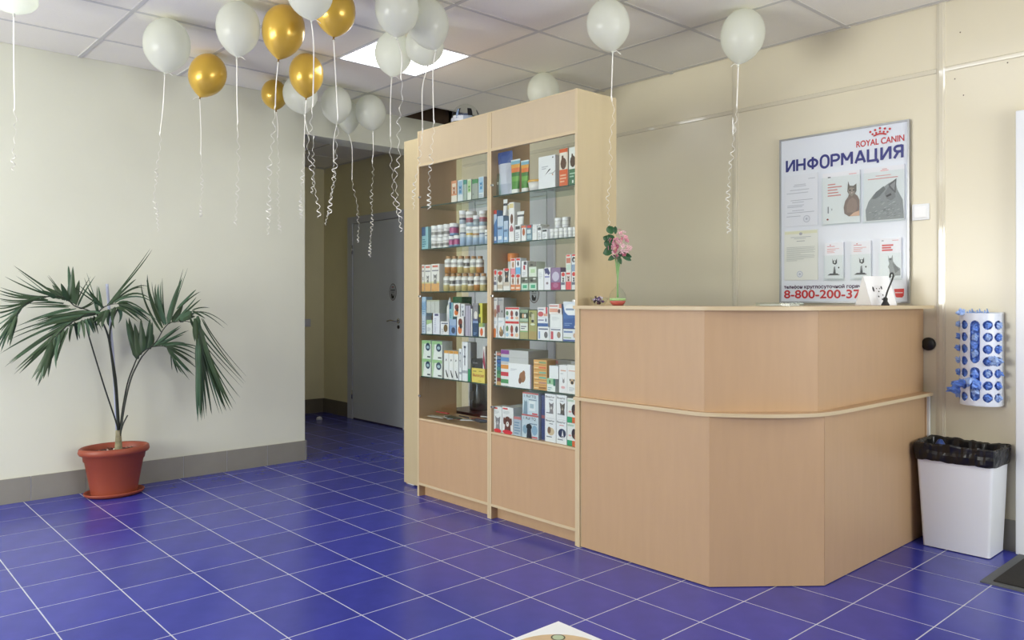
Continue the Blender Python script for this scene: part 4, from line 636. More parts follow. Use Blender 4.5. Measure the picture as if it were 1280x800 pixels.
ST = {
 'orangepack': ('#e8dfd4', lambda p: (p.rect(0, .35, 1, 1, '#d8936b'), p.rect(.15, .42, .85, .88, '#ead8c4'), dog(p, .5, .62, .22, '#b06a44'))),
 'bluepack': ('#dfe6ea', lambda p: (p.rect(.1, .35, .9, .95, '#9fc0d8'), dog(p, .5, .62, .25, '#4d88b5'))),
 'bluepack2': ('#dfe6ec', lambda p: (p.rect(.08, .3, .92, .97, '#a9cbe2'), dog(p, .5, .65, .25, '#4f8fc0'), p.lines(.1, .05, .9, .25, 3, '#9fb0c0'))),
 'tealpack': ('#a9bab2', lambda p: p.rect(0, .8, 1, 1, '#4f9489')),
 'greenpack': ('#e4e8de', lambda p: (p.rect(.1, .4, .9, .95, '#b9d6a0'), dog(p, .5, .62, .25, '#5d9a4c'))),
 'greengrey': ('#a3aaa2', lambda p: (p.rect(0, .8, 1, 1, '#4a8f58'), p.ell(.2, .3, .06, .04, '#4c5450'))),
 'tealbox': ('#8fbcc4', lambda p: (p.rect(0, .6, .6, 1, '#3c5a80'), p.lines(.1, .1, .7, .5, 4, '#2c6f86'))),
 'orangefoot': ('#e9e6e0', lambda p: (p.rect(0, 0, 1, .3, '#dba76a'), p.rect(0, .3, 1, .36, '#d5d6a6'), p.rect(.15, .88, .85, .95, '#cf7460'), p.rect(.1, .74, .9, .78, '#7d7c84'), dog(p, .5, .50, .2, '#8a8886'))),
 'paleblue': ('#c3cfde', lambda p: (p.lines(.15, .1, .85, .8, 5, '#8fa5c0'),)),
 'whitegreen': ('#e4e8e6', lambda p: (p.poly([(0, 1), (0, .65), (1, .8), (1, 1)], '#a6c08c'), p.lines(.15, .2, .85, .5, 3, '#a7adb5'))),
 'whitepurple': ('#e6e6ee', lambda p: (p.rect(.25, .87, .8, .97, '#5a5580'), p.lines(.2, .1, .5, .8, 8, '#b0adc4'))),
 'whitedog': ('#e9e8ea', lambda p: (p.rect(.1, .82, .9, .9, '#6a7088'), p.ell(.62, .5, .25, .3, '#7a6440', 10), p.lines(.1, .1, .45, .5, 4, '#b0b0b8'))),
 'bluedog': ('#9fb4d2', lambda p: (p.rect(0, 0, 1, .6, '#7f9cc8'), p.ell(.6, .3, .3, .2, '#3d4660', 10))),
 'whitedog2': ('#ebe8e4', lambda p: (p.ell(.5, .7, .32, .22, '#7e3f35', 10), p.ell(.45, .3, .3, .22, '#d9783c', 10), p.ell(.6, .5, .2, .14, '#2d2c33', 8))),
 'lilac': ('#b5aec0', lambda p: (p.rect(.55, 0, .65, 1, '#9a92a8'),)),
 'white': ('#eceded', lambda p: p.lines(.15, .55, .8, .85, 4, '#cdd0d4')),
 'navy': ('#26466e', lambda p: (p.rect(0, .85, 1, 1, '#8fa3c8'), p.lines(.2, .1, .8, .3, 2, '#7fa0c8'))),
 'orangegreen': ('#ecebe4', lambda p: (p.rect(0, .72, .65, 1, '#9fae5a'), p.rect(.65, .72, 1, 1, '#6f8f70'), p.ell(.45, .35, .25, .3, '#dd6a3a', 9))),
 'greytriple': ('#c8cac4', lambda p: (p.rect(.32, 0, .35, 1, '#9b9d98'), p.rect(.65, 0, .68, 1, '#9b9d98'), p.rect(0, .9, 1, 1, '#b4b69a'))),
 'bluetall': ('#b4cde0', lambda p: (p.rect(0, .3, 1, .75, '#8fb2d2'), p.lines(.1, .1, .9, .7, 6, '#6f93b8'))),
 'dogtall': ('#e8e8ea', lambda p: (dog(p, .5, .35, .25, '#70757f'), p.lines(.2, .7, .8, .9, 3, '#8088a0'))),
 'greydog': ('#8e8c92', lambda p: (p.ell(.55, .3, .35, .25, '#e8e2da', 10), p.rect(0, 0, 1, .1, '#5c5f8a'))),
 'yellowgreen': ('#d9d25a', lambda p: (p.rect(0, .45, .35, .9, '#3c5a34'), p.rect(0, 0, .5, .3, '#44503c'))),
 'darkgreen': ('#2f5f3c', lambda p: None),
 'greenlogo': ('#e6ebe6', lambda p: (p.rect(0, .82, 1, 1, '#9cc58e'), p.poly([(0, 0), (.12, 0), (.3, .82), (0, .82)], '#b5cfa8'), p.ell(.68, .66, .25, .22, '#24405c', 16), p.ell(.68, .64, .15, .09, '#a9c2cc', 10), p.rect(.62, .08, .95, .16, '#454c50'))),
 'orangetop': ('#ebebea', lambda p: (p.rect(0, .9, 1, 1, '#d9a052'), p.poly([(.3, .62), (.5, .72), (.8, .58), (.6, .66)], '#35363a'), p.poly([(.3, .32), (.5, .3), (.95, .08), (.7, .05), (.5, .15)], '#2b2c30'))),
 'whitetall': ('#e9ebee', lambda p: (p.rect(0, .2, 1, .27, '#a9adb4'), p.rect(.42, .4, .55, .9, '#5a5f6a'), p.rect(.3, .84, .7, .9, '#5a5f6a'), p.rect(.3, .6, .65, .65, '#5a5f6a'))),
 'greygreen': ('#9ea0a2', lambda p: p.rect(0, 0, 1, .32, '#1f8a58')),
 'yellow': ('#e3cf62', lambda p: (p.text('Мелоксил', .08, .40, .92, .62, '#a5302a', .02), p.lines(.1, .75, .5, .9, 1, '#8f8040'), p.lines(.55, .78, .95, .9, 1, '#8f8040'), p.lines(.5, .1, .9, .2, 1, '#b09a40'))),
 'black': ('#2a2a2c', lambda p: p.lines(.1, .5, .8, .8, 1, '#6f7074')),
 'redwhite': ('#d9d5d2', lambda p: p.poly([(0, .3), (.4, .9), (1, .2), (1, 0), (.6, 0)], '#a02c4c')),
 'whitepen': ('#e9eaec', lambda p: (p.poly([(.38, .40), (.60, .56), (.70, .60), (.72, .57), (.62, .52)], '#202226'), p.poly([(.55, .44), (.9, .46), (1, .52), (1, .50), (.9, .44)], '#4a4d52'), p.lines(.2, .60, .6, .72, 2, '#b4b8be'), p.ell(.86, .93, .04, .025, '#3a3d44'), p.ell(.85, .4, .04, .025, '#c99a7a'))),
 'orangehorse': ('#ead9c6', lambda p: (p.rect(0, 0, 1, .44, '#d9602e'), p.rect(0, .9, 1, 1, '#d9602e'), p.rect(.12, .44, .88, .9, '#ece3d6'), p.ell(.5, .6, .36, .16, '#5a3628', 10), p.poly([(.25, .6), (.3, .82), (.5, .82), (.6, .6)], '#5a3628'), p.lines(.1, .1, .9, .35, 3, '#ecb99a'))),
 'greenhorse': ('#e8e9e4', lambda p: (p.rect(0, 0, 1, .42, '#3f7350'), p.ell(.5, .62, .36, .16, '#4a3428', 10), p.poly([(.25, .6), (.35, .84), (.5, .82), (.6, .6)], '#4a3428'), p.lines(.1, .2, .9, .36, 2, '#a8c8b0'), p.rect(.4, .04, .6, .12, '#d6e2d8'))),
 'bluered': ('#4a7ab4', lambda p: (p.rect(0, .88, 1, 1, '#c0443c'), p.poly([(0, .55), (1, .75), (1, .88), (0, .88)], '#b7cbe0'), p.rect(.2, .08, .8, .2, '#d5dfea'))),
 'bluepale': ('#8fb0d4', lambda p: (p.rect(0, .62, 1, 1, '#bccde0'), p.rect(.15, .12, .75, .25, '#dfe8f0'), p.rect(.1, .5, .8, .57, '#51688e'))),
 'whitecow': ('#eeeceb', lambda p: (p.rect(.1, .86, .9, .97, '#e0cf98'), p.ell(.55, .58, .28, .13, '#6d4a3c', 9), p.poly([(.1, .32), (.5, .44), (.9, .32), (.8, .26), (.2, .26)], '#b56a72'))),
 'whitelines': ('#edeef0', lambda p: (p.rect(.1, .72, .9, .92, '#3c4046'), p.lines(.15, .1, .85, .6, 4, '#9a9ea6'))),
 'orangedog': ('#ecebea', lambda p: (p.rect(0, .85, 1, 1, '#dd7a5a'), p.ell(.5, .58, .28, .25, '#b5643c', 9))),
 'tealred': ('#6f8fa0', lambda p: (p.rect(.1, .8, .9, .97, '#cf4a48'), p.rect(.1, .45, .8, .7, '#d5dee2'), p.rect(.1, .1, .9, .35, '#a9c2cc'))),
 'reddog': ('#ecebea', lambda p: (p.ell(.5, .86, .4, .12, '#d43c3c', 10), dog(p, .5, .6, .2, '#30323a'), p.rect(.1, .27, .9, .42, '#6c6c82'))),
 'redterrier': ('#e9e4dc', lambda p: (p.ell(.5, .88, .42, .1, '#d43c3c', 10), p.ell(.5, .6, .4, .2, '#6a5a4c', 10), p.rect(0, .1, 1, .3, '#c9b9a2'))),
 'reddobe': ('#ebe7e2', lambda p: (p.ell(.5, .94, .38, .07, '#d43c3c', 10), dog(p, .5, .7, .32, '#3e3c3e', '#b08a6a'), p.rect(.05, .2, .95, .38, '#cdbfae'))),
 'orangefootred': ('#ece6e0', lambda p: (p.ell(.5, .9, .42, .1, '#d8403c', 10), p.ell(.5, .58, .2, .22, '#8a5a3a', 8), p.rect(0, 0, 1, .36, '#e08a58'), p.rect(.1, .1, .9, .2, '#f0ded0'))),
 'camogreen': ('#a9b8a4', lambda p: (p.rect(0, .55, 1, 1, '#6e7266'), p.ell(.35, .72, .2, .08, '#2e322e', 8), p.ell(.7, .85, .2, .06, '#e0e2da', 8), p.rect(.05, .05, .95, .5, '#c9e3d2'), p.rect(.25, .15, .8, .4, '#3fa57c'))),
 'camotop': ('#dfe8d8', lambda p: (p.rect(0, .65, 1, 1, '#7a776c'), p.ell(.35, .78, .22, .06, '#3a3a36', 8), p.rect(.25, .25, .8, .5, '#bcd8a8'))),
 'whitepurpledog': ('#eceaf0', lambda p: (p.poly([(0, .95), (.6, .98), (.95, .75), (.7, .65), (.4, .75), (.2, .7)], '#474a78'), p.rect(.1, .55, .85, .62, '#8a8cc0'), p.ell(.5, .3, .2, .06, '#8c7c84', 8))),
 'purple': ('#8d7398', lambda p: (p.rect(0, 0, 1, .33, '#a33a6c'), p.ell(.5, .6, .38, .22, '#c9c2d6', 12), p.ell(.5, .2, .3, .12, '#b56a90', 10))),
 'redfoot': ('#ecdcd8', lambda p: (p.rect(0, 0, 1, .45, '#e05058'), p.rect(.1, .86, .8, .96, '#d8403c'), dog(p, .5, .66, .2, '#6a3f38'))),
 'pinkfoot': ('#ecdfdc', lambda p: (p.rect(.1, .85, .9, .97, '#d8403c'), p.ell(.5, .6, .22, .2, '#b58a62', 8), p.rect(0, 0, 1, .36, '#e890a0'))),
 'bluefoot': ('#e6e8ec', lambda p: (p.rect(.1, .85, .9, .97, '#d8403c'), p.ell(.5, .65, .2, .15, '#4a4a56', 8), p.rect(0, 0, 1, .42, '#6fb2e0'))),
 'whitereddark': ('#e8e7e8', lambda p: (p.rect(.4, .75, .9, .95, '#4a4650'), p.rect(.35, .45, .65, .72, '#c04048'), p.lines(.2, .1, .8, .35, 3, '#b8bcc4'))),
 'redpeach': ('#e9e4de', lambda p: (p.rect(.1, .88, .8, .98, '#d8403c'), p.rect(.1, .5, .9, .8, '#c97a62'), p.rect(.1, .1, .9, .42, '#c9dccb'))),
 'reddarkdog': ('#dfe3e8', lambda p: (p.rect(.1, .88, .9, .98, '#d8403c'), p.ell(.5, .68, .42, .16, '#26292e', 10), p.ell(.6, .66, .15, .09, '#e6e6e6', 8), p.rect(0, 0, 1, .4, '#8ea3c0'))),
 'orangedogfoot': ('#e9eaec', lambda p: (p.poly([(0, 0), (.55, 0), (.6, .4), (.3, .5), (0, .4)], '#d9793a'), p.rect(.8, .2, .9, .6, '#4f5c70'), p.lines(.1, .7, .8, .85, 2, '#a9bccb'))),
 'browndogs': ('#e9eaec', lambda p: (p.ell(.5, .25, .32, .2, '#8a6a4a', 9), p.ell(.42, .42, .15, .14, '#c9a678', 8), p.rect(.82, .2, .92, .6, '#35707c'), p.lines(.1, .75, .8, .88, 2, '#a9bccb'))),
 'threepets': ('#ecebe8', lambda p: (p.rect(.02, .84, .98, .97, '#cf3c3c'), p.ell(.15, .55, .1, .18, '#6f8f70', 8), p.ell(.48, .52, .1, .24, '#a04a3c', 8), p.ell(.82, .52, .1, .2, '#54525c', 8), p.ell(.15, .2, .11, .12, '#a9c9e0', 8), p.ell(.5, .2, .1, .1, '#d9604a', 8), p.ell(.84, .2, .12, .12, '#ecc9a8', 8))),
 'olivelabel': ('#a8a272', lambda p: (p.rect(.03, .5, .97, .95, '#dfe3dc'), p.lines(.15, .6, .85, .85, 2, '#6a6478'), p.rect(.03, .42, .97, .48, '#7fb07a'))),
 'olive': ('#a6a46a', lambda p: (p.ell(.3, .85, .25, .1, '#6a6a4a', 8), p.rect(.35, .6, .7, .88, '#c2bfa2'), p.ell(.5, .52, .3, .04, '#dbe0c9', 8), p.ell(.5, .63, .18, .05, '#35362e', 8), p.rect(0, 0, 1, .28, '#b09a62'))),
 'greypets': ('#8fa48a', lambda p: (p.rect(0, .3, 1, .75, '#3c4a3a'), p.ell(.4, .5, .12, .2, '#d9b08a', 8), p.ell(.65, .5, .12, .18, '#e8e4dc', 8), p.rect(0, .12, 1, .28, '#b8ceb0'))),
 'petrow': ('#ebecee', lambda p: (p.rect(.08, .1, .22, .65, '#8fa9d4'), p.ell(.72, .4, .16, .25, '#6f6c70', 9), p.rect(.1, .78, .9, .88, '#5a6480'))),
 'petrow2': ('#ebecee', lambda p: (p.rect(.08, .1, .28, .7, '#c8505c'), p.ell(.72, .45, .15, .25, '#9f8878', 9), p.rect(.1, .8, .85, .88, '#55607c'))),
 'bluefoot2': ('#e3e6e8', lambda p: (p.rect(0, 0, 1, .15, '#4f66a0'), p.rect(.05, .7, .7, .85, '#6f86b4'), p.ell(.85, .5, .12, .2, '#c9a890', 8), p.rect(.03, .25, .6, .35, '#a9b89a'))),
 'redtower': ('#dfdcda', lambda p: (p.rect(.75, .2, .98, .62, '#9a3038'), p.ell(.4, .22, .35, .22, '#b58a70', 10), p.rect(.1, .85, .8, .9, '#8a9098'))),
 'greytower': ('#b3b0b0', lambda p: (p.rect(.05, .25, .28, .62, '#983a40'), p.ell(.7, .3, .1, .06, '#4a4c50', 8), p.rect(.1, .85, .8, .9, '#7f858c'))),
 'greytower2': ('#bdbab8', lambda p: p.rect(.1, .85, .8, .9, '#8f9298')),
 'bluewave': ('#e6e9ee', lambda p: (p.rect(0, .02, 1, .36, '#3f64a2'), p.ell(.8, .7, .06, .2, '#2f4470', 8), p.rect(.05, .62, .6, .75, '#8d8aa4'))),
 'redwave': ('#e9e6e8', lambda p: (p.rect(.78, .3, .95, 1, '#c43a4c'), p.ell(.3, .3, .28, .26, '#cf5a62', 10), p.rect(.6, .1, .95, .35, '#d9a088'), p.rect(.08, .72, .6, .82, '#8088a0'))),
 'peach': ('#ece4e0', lambda p: (p.rect(.05, .2, .7, .55, '#dd9c88'), p.ell(.8, .3, .1, .22, '#6c4a42', 8), p.rect(.8, .6, 1, 1, '#d98a74'), p.rect(.05, .75, .7, .85, '#c06a60'))),
 'bigblue': ('#2f5a9e', lambda p: (p.rect(0, .5, 1, 1, '#dfe5ee'), p.poly([(0, .5), (0, .9), (.12, .62), (.4, .48), (1, .47), (1, .4), (0, .36)], '#3f6cae'), p.ell(.55, .72, .42, .2, '#eef0f2', 18), p.rect(.2, .68, .8, .75, '#8fa0b8'), p.lines(.1, .12, .7, .25, 2, '#7f9cc8'), p.rect(.82, .04, .96, .12, '#cfd8e4'), p.rect(0, 0, 1, .03, '#3a3f70'))),
 'catred': ('#e9eaea', lambda p: (p.rect(.05, .9, .45, .96, '#d43c38'), p.lines(.1, .72, .7, .85, 3, '#b4bcc0'), dog(p, .5, .42, .3, '#8f8c90', '#c9c6c8'), p.ell(.5, .06, .46, .08, '#d6323a', 14))),
 'dogred': ('#eaeaea', lambda p: (p.rect(.05, .9, .5, .96, '#d43c38'), p.lines(.1, .74, .7, .86, 3, '#b4bcc0'), dog(p, .5, .45, .34, '#6a3a2c', '#ece8e2', False), p.ell(.5, .07, .46, .08, '#d6323a', 14))),
 'clearside': ('#aebccb', lambda p: (p.rect(0, .86, 1, 1, '#c97a7a'), p.lines(.1, .1, .9, .8, 5, '#7590a8'))),
 'blackdog': ('#c8d6e0', lambda p: (p.rect(0, .93, 1, 1, '#c06a6a'), p.text('1 Ruf TQ', .12, .76, .85, .89, '#39454e', .01), p.rect(.45, .60, .92, .64, '#6f879c'), p.ell(.2, .35, .14, .2, '#8da9bc', 9), p.ell(.78, .36, .17, .22, '#8fb0c8', 9), p.poly([(.3, 0), (.62, 0), (.56, .38), (.34, .38)], '#1d2026'), p.ell(.45, .48, .17, .13, '#1d2026', 12), p.rect(.62, .03, .95, .09, '#d05058'))),
 'clearcat': ('#c9d8e2', lambda p: (p.rect(0, .93, 1, 1, '#c06a6a'), p.text('1 Ruf TQ', .12, .76, .85, .89, '#39454e', .01), p.poly([(.05, 0), (.32, 0), (.3, .55), (.26, .65), (.2, .56), (.12, .65)], '#7f98a8'), p.rect(.42, .18, .8, .62, '#e2e9ee'), p.rect(.48, .3, .72, .5, '#a9c0cc'), p.rect(.62, .02, .95, .09, '#d05058'), p.rect(.4, .66, .9, .7, '#7a8fa0'))),
 'beaphcat': ('#ecedef', lambda p: (p.text('Beaphar', .08, .82, .9, .92, '#4a4e56', .01), p.rect(.4, .74, .75, .77, '#9a9ea6'), dog(p, .6, .48, .2, '#8c8688', '#d9d6d6'), p.rect(.15, .2, .65, .24, '#7a7e88'))),
 'beaphcat2': ('#ecedef', lambda p: (p.text('Beaphar', .08, .82, .9, .92, '#4a4e56', .01), p.rect(.35, .74, .7, .77, '#9a9ea6'), dog(p, .6, .50, .23, '#5c5450', '#b0a498'), p.rect(.15, .2, .65, .24, '#7a7e88'))),
 'beaphdog': ('#ecedef', lambda p: (p.text('Beaphar', .08, .84, .9, .94, '#4a4e56', .01), p.rect(.4, .76, .75, .79, '#6a6e78'), p.ell(.55, .45, .33, .17, '#d2bd9a', 12), p.ell(.4, .5, .16, .15, '#7f5f48', 9), p.rect(.15, .2, .65, .24, '#7a7e88'))),
 'beaphblack': ('#ecedef', lambda p: (p.text('Beaphar', .08, .84, .9, .94, '#4a4e56', .01), p.rect(.3, .76, .75, .79, '#d98a8a'), p.ell(.56, .45, .38, .19, '#2c3450', 14), p.poly([(.5, .28), (.72, .28), (.62, .6)], '#eceaea'), p.ell(.61, .32, .06, .03, '#1c1c22', 8), p.rect(.15, .16, .65, .2, '#7a7e88'))),
 'greenorange': ('#e9eae6', lambda p: (p.rect(0, 0, .52, .24, '#2fa06e'), p.rect(.52, 0, 1, .24, '#dd6a34'), p.ell(.72, .55, .26, .22, '#3a2a26', 12), p.ell(.8, .42, .1, .12, '#8a4a38', 8), p.ell(.3, .45, .16, .04, '#e6a8a8', 8), p.rect(.05, .86, .7, .94, '#b9cdbb'))),
}
CYL = {   # segments from bottom to top as fractions with colours, and the shape
 'dogs': [(.0, '#e6e6e4'), (.12, '#e6e4e2'), (.2, '#8c8a86'), (.45, '#e6e4e2'), (.68, '#f0f0ee')],
 'magenta': [(.0, '#7f9cba'), (.2, '#b04a80'), (.6, '#93698f'), (.7, '#f0f0ee')],
 'jarblue': [(.0, '#a9bfd4'), (.4, '#c9d2da'), (.55, '#6c7488'), (.62, '#d9dcdc'), (.84, '#f2f2f2')],
 'jaryel': [(.0, '#a9bfd4'), (.45, '#c9cfd0'), (.55, '#cfa83c'), (.65, '#d9dcdc'), (.84, '#f2f2f2')],
 'jarbrown': [(.0, '#a9bfd4'), (.4, '#cfd0cc'), (.52, '#a8835e'), (.64, '#e0e0dc'), (.84, '#f2f2f2')],
 'jarred': [(.0, '#b0c4cf'), (.25, '#93606e'), (.45, '#b04a58'), (.55, '#d8d4d0'), (.78, '#f2f2f2')],
 'jardark': [(.0, '#b9c7d0'), (.3, '#565a70'), (.45, '#d8d4d0'), (.7, '#f2f2f2')],
 'jargrey': [(.0, '#b4bfc4'), (.3, '#9aa5ac'), (.65, '#f2f2f2')],
 'plainjar': [(.0, '#f0f0ef'), (.25, '#cfcfce'), (.32, '#f0f0ef'), (.7, '#f6f6f5')],
 'gold': [(.0, '#c9b878'), (.35, '#dcdccf'), (.45, '#a9a9a4'), (.62, '#ecebe8'), (.84, '#b3885c')],
 'grey': [(.0, '#c5b98c'), (.3, '#e2e0dc'), (.4, '#8f9096'), (.62, '#ecebe8'), (.84, '#b3885c')],
 'black': [(.0, '#c2a76a'), (.3, '#e2dfda'), (.4, '#5a5652'), (.6, '#ecebe8'), (.84, '#b3885c')],
 'orange': [(.0, '#b9803c'), (.35, '#e5e2dc'), (.5, '#b0aca6'), (.62, '#ecebe8'), (.84, '#b3885c')],
 'orangecap': [(.0, '#e2e4e2'), (.3, '#c9d4d0'), (.45, '#eceeec'), (.78, '#ea8c48')],
}
ORD = ['first', 'second', 'third', 'fourth', 'fifth', 'sixth', 'seventh', 'eighth', 'ninth', 'tenth', 'eleventh', 'twelfth', 'thirteenth', 'fourteenth', 'fifteenth', 'sixteenth']
SHN = ['', 'top', 'second', 'third', 'fourth', 'fifth', 'bottom']
KN = {'box': ('medicine_box', 'box', 'cartons'), 'tub': ('round_tub', 'tub', 'round tubs'), 'jar': ('pill_jar', 'jar', 'lidded jars'), 'bottle': ('capped_bottle', 'bottle', 'capped bottles'),
      'tube': ('ointment_tube', 'tube', 'ointment tubes'), 'bag': ('feeding_bag', 'bag', 'bags'), 'spray': ('nozzle_bottle', 'bottle', 'nozzle bottles')}
def cyl_product(t, kind, style, x0, x1, y, z0, z1, wallname):
    r = (x1-x0)/2; c = ((x0+x1)/2, y+r, z0); h = z1-z0; seg = CYL[style]
    lid = seg[-1][0]; prof = [(r*.94, 0)]; mats = []; r_ = .3
    for k, (f, col) in enumerate(seg):
        f1 = seg[k+1][0] if k+1 < len(seg) else 1
        m = mat(col, r_)
        if k == len(seg)-1: break
        rr = r*.95
        if kind == 'bottle' and style != 'orangecap' and f1 >= .8:
            prof += [(rr, h*(f1-.10)), (r*.62, h*f1)]; mats += [m, m]
        else: prof.append((rr, h*f1)); mats.append(m)
    MB().lathe(c, prof, None, n=18, mats=mats).build(wallname, parent=t)
    rl = r*.62 if (kind == 'bottle' and style != 'orangecap') else r
    MB().lathe((c[0], c[1], z0+h*lid), [(rl*.97, 0), (rl, .001), (rl, h*(1-lid)-.002), (rl*.94, h*(1-lid))], mat(seg[-1][1], .3), n=18).build('lid' if kind != 'bottle' else 'cap', parent=t)
count = {}
for bay, sh, row, kind, style, desc, x0, x1, y, z0, z1, dp in PRODUCTS:
    key = (bay, sh, row); count[key] = count.get(key, 0)+1; k = count[key]
    nm, cat_, grp = KN[kind]
    total = sum(1 for q in PRODUCTS if (q[0], q[1], q[2]) == key)
    rowtxt = {'l': 'lower row', 'f': 'front', 'u': 'upper row', 'b': 'back row'}[row]
    bayname = {'L': 'left', 'R': 'right'}[bay]
    lab = '%s, %s in %s, %s shelf, %s cabinet' % (desc, ORD[k-1], rowtxt, SHN[sh], bayname)
    if len(lab.split()) > 16: lab = '%s, %s in %s, %s shelf, %s cabinet' % (' '.join(desc.split()[:8]), ORD[k-1], rowtxt, SHN[sh], bayname)
    t = thing(nm, lab, cat_, ((x0+x1)/2, y+dp/2, z0), '%s on the %s shelf of the %s cabinet' % (grp, SHN[sh], bayname))
    if kind == 'box':
        body, fn = ST[style]
        b = MB().box(x0, x1, y, y+dp, z0, z1, mat(body, .42)); b.build('carton', parent=t)
        p_ = MB(); P_ = Print(p_, x0, z0, x1-x0, z1-z0, y); fn(P_)
        if p_.f: p_.build('printed_front', parent=t)
    elif kind in ('tub', 'jar', 'bottle'):
        if style == 'orangelid':
            r = (x1-x0)/2*.9; c = ((x0+x1)/2, y+r, z0); h = z1-z0
            MB().lathe(c, [(r*.82, 0), (r*.98, h*.8)], mat('#e9e6e2', .35), n=24).build('tub_body', parent=t)
            MB().lathe((c[0], c[1], z0+h*.8), [(r*1.03, 0), (r*1.03, h*.14), (r*.98, h*.2)], mat('#e6b45a', .35), n=24).build('lid', parent=t)
        else: cyl_product(t, kind, style, x0, x1, y, z0, z1, 'jar_body' if kind != 'bottle' else 'bottle_body')
    elif kind == 'tube':
        g = style == 'greentube'; cx_ = (x0+x1)/2; hw = (x1-x0)/2; h = z1-z0; b = MB(); n = 14; rings = []
        cols = [(0, '#ecece8'), (.12, '#4f8f3c'), (.35, '#6faa4c'), (.5, '#3f7a3a'), (.62, '#e0763c'), (.75, '#e0a24a'), (.86, '#7fb4c8'), (.96, '#e0e6e8')] if g else [(0, '#efefed'), (.55, '#eceae8'), (.6, '#55565c'), (.75, '#efefed')]
        V = []; lev = [f for f, _ in cols]+[1]
        for f in lev:
            fl = max(0, f-.1)/.9; a = hw*(.72+.28*fl); d = .013*(1-fl)+.0008
            for i in range(n): V.append((cx_+a*math.cos(2*PI*i/n), y+.014+d*math.sin(2*PI*i/n), z0+h*f))
        for j in range(len(lev)-1): b.add(V[j*n:(j+2)*n], [[i, (i+1) % n, n+(i+1) % n, n+i] for i in range(n)], mat(cols[j][1], .3), True)
        b.add(V[-n:], [list(range(n))], mat(cols[-1][1])); b.add(V[:n], [list(range(n))], mat(cols[0][1])); b.build('squeeze_tube', parent=t)
    elif kind == 'bag':
        b = MB(); n = 6; cols = ['#b9bfd0', '#cdd0dc', '#c9ccd9', '#d4d6e0', '#3f5a9c', '#324f96']
        hw = (x1-x0)/2; lev = [0, .25, .5, .7, .72, .9, 1]; V = []
        for f in lev:
            d = .02*math.sin(PI*min(1, f*.9+.1))+.002
            for sx_, sy_ in ((-1, 0), (-.4, -1), (.5, -1), (1, 0), (.4, 1), (-.4, 1)): V.append(((x0+x1)/2+hw*.96*sx_*(.92+.08*math.sin(f*9))+.004-.006*f, y+.026+d*sy_, z0+(z1-z0)*f))
        for j in range(6): b.add(V[j*n:(j+2)*n], [[i, (i+1) % n, n+(i+1) % n, n+i] for i in range(n)], mat(cols[j], .3))
        b.add(V[-6:], [[0, 1, 2, 3, 4, 5]], mat(cols[-1])); b.build('pouch', parent=t)
        MB().lathe((x0+.035, y+.002, z0+.001), [(.013, 0), (.013, .09), (.010, .1), (.009, .115), (.004, .12)], M_SHELF, n=12).build('clear_vial', parent=t)
    elif kind == 'spray':
        r = (x1-x0)/2; h = z1-z0
        MB().lathe(((x0+x1)/2, y+r, z0), [(r*.9, 0), (r*.9, h*.6), (r*.55, h*.7)], mat('#e9e8e6', .3), n=16).build('bottle_body', parent=t)
        MB().lathe(((x0+x1)/2, y+r, z0+h*.7), [(r*.5, 0), (r*.45, h*.12), (r*.1, h*.3)], mat('#eef0f4', .3), n=12).build('nozzle', parent=t)
# spiral-bound notebooks, a stack of flat ointment cartons and boxes on the fifth shelf of the right cabinet
z5 = .7414
def carton(name, x0, x1, y0, y1, z0, z1, col, label, cat_, fn=None, group=None):
    t = thing(name, label, cat_, ((x0+x1)/2, (y0+y1)/2, z0), group)
    MB().box(x0, x1, y0, y1, z0, z1, mat(col, .42)).build('carton', parent=t)
    if fn:
        b = MB(); fn(Print(b, x0, z0, x1-x0, z1-z0, y0)); b.build('printed_front', parent=t)
    return t
t = thing('spiral_notebook', 'black spiral-bound notebook standing at the left end of the fifth shelf', 'notebook', (.547, 1.0, z5))
MB().box(.5385, .549, .955, 1.08, z5, .925, M_BLACK).box(.549, .557, .953, 1.08, z5, .926, mat('#ecebe6')).build('cover', parent=t)
q = MB()
for i in range(9): q.box(.5385, .548, .950, .9545, z5+.008+.0195*i, z5+.014+.0195*i, mat('#e8e8e8', .3))
q.build('spiral_binding', parent=t)
t = thing('leaflet_bundle', 'upright bundle of coloured leaflets beside the black notebook', 'leaflets', (.575, 1.0, z5))
cc = ['#c9a26a', '#7a2f2a', '#5f9a6a', '#2f7a50', '#39868c', '#2f74a8', '#3a66a8', '#6a7f9c', '#c98a7c']
for i, c in enumerate(cc): MB().box(.5585+.0015*(i % 2), .5915, .951, 1.06, z5+.0203*i, z5+.0198*(i+1)+.0002, mat(c, .45)).build('leaflet', parent=t)
sc = [('#4f9a62', 'green'), ('#cf3648', 'red'), ('#dd9540', 'orange'), ('#5f8fc8', 'blue'), ('#8a3a90', 'purple')]
for i, (c, n_) in enumerate(sc):
    z0 = z5+.0395*i
    carton('flat_carton', .593, .812, .952, 1.10, z0+.0003, z0+.0390, '#e9e9ea' if i < 3 else '#c3c4c4', 'flat white carton with a %s end stripe in the stack on the fifth shelf' % n_, 'box',
           (lambda p, c=c, i=i: (p.rect(0, .38, .31, .95, c),) if i > 2 else (p.rect(0, .35, .31, .92, c),)), 'flat striped cartons on the fifth shelf')
carton('picture_box', .664, .842, .944, .9515, z5, z5+.128, '#ecedef', 'large white box with a brown running dog in front of the striped cartons', 'box',
       lambda p: (p.ell(.62, .45, .14, .22, '#9a6a48', 12), p.ell(.68, .62, .07, .12, '#9a6a48', 8), p.ell(.52, .3, .07, .14, '#7a4f38', 8), p.lines(.1, .7, .4, .8, 2, '#b9bec6'), p.rect(.97, 0, 1, 1, '#8a7098')))
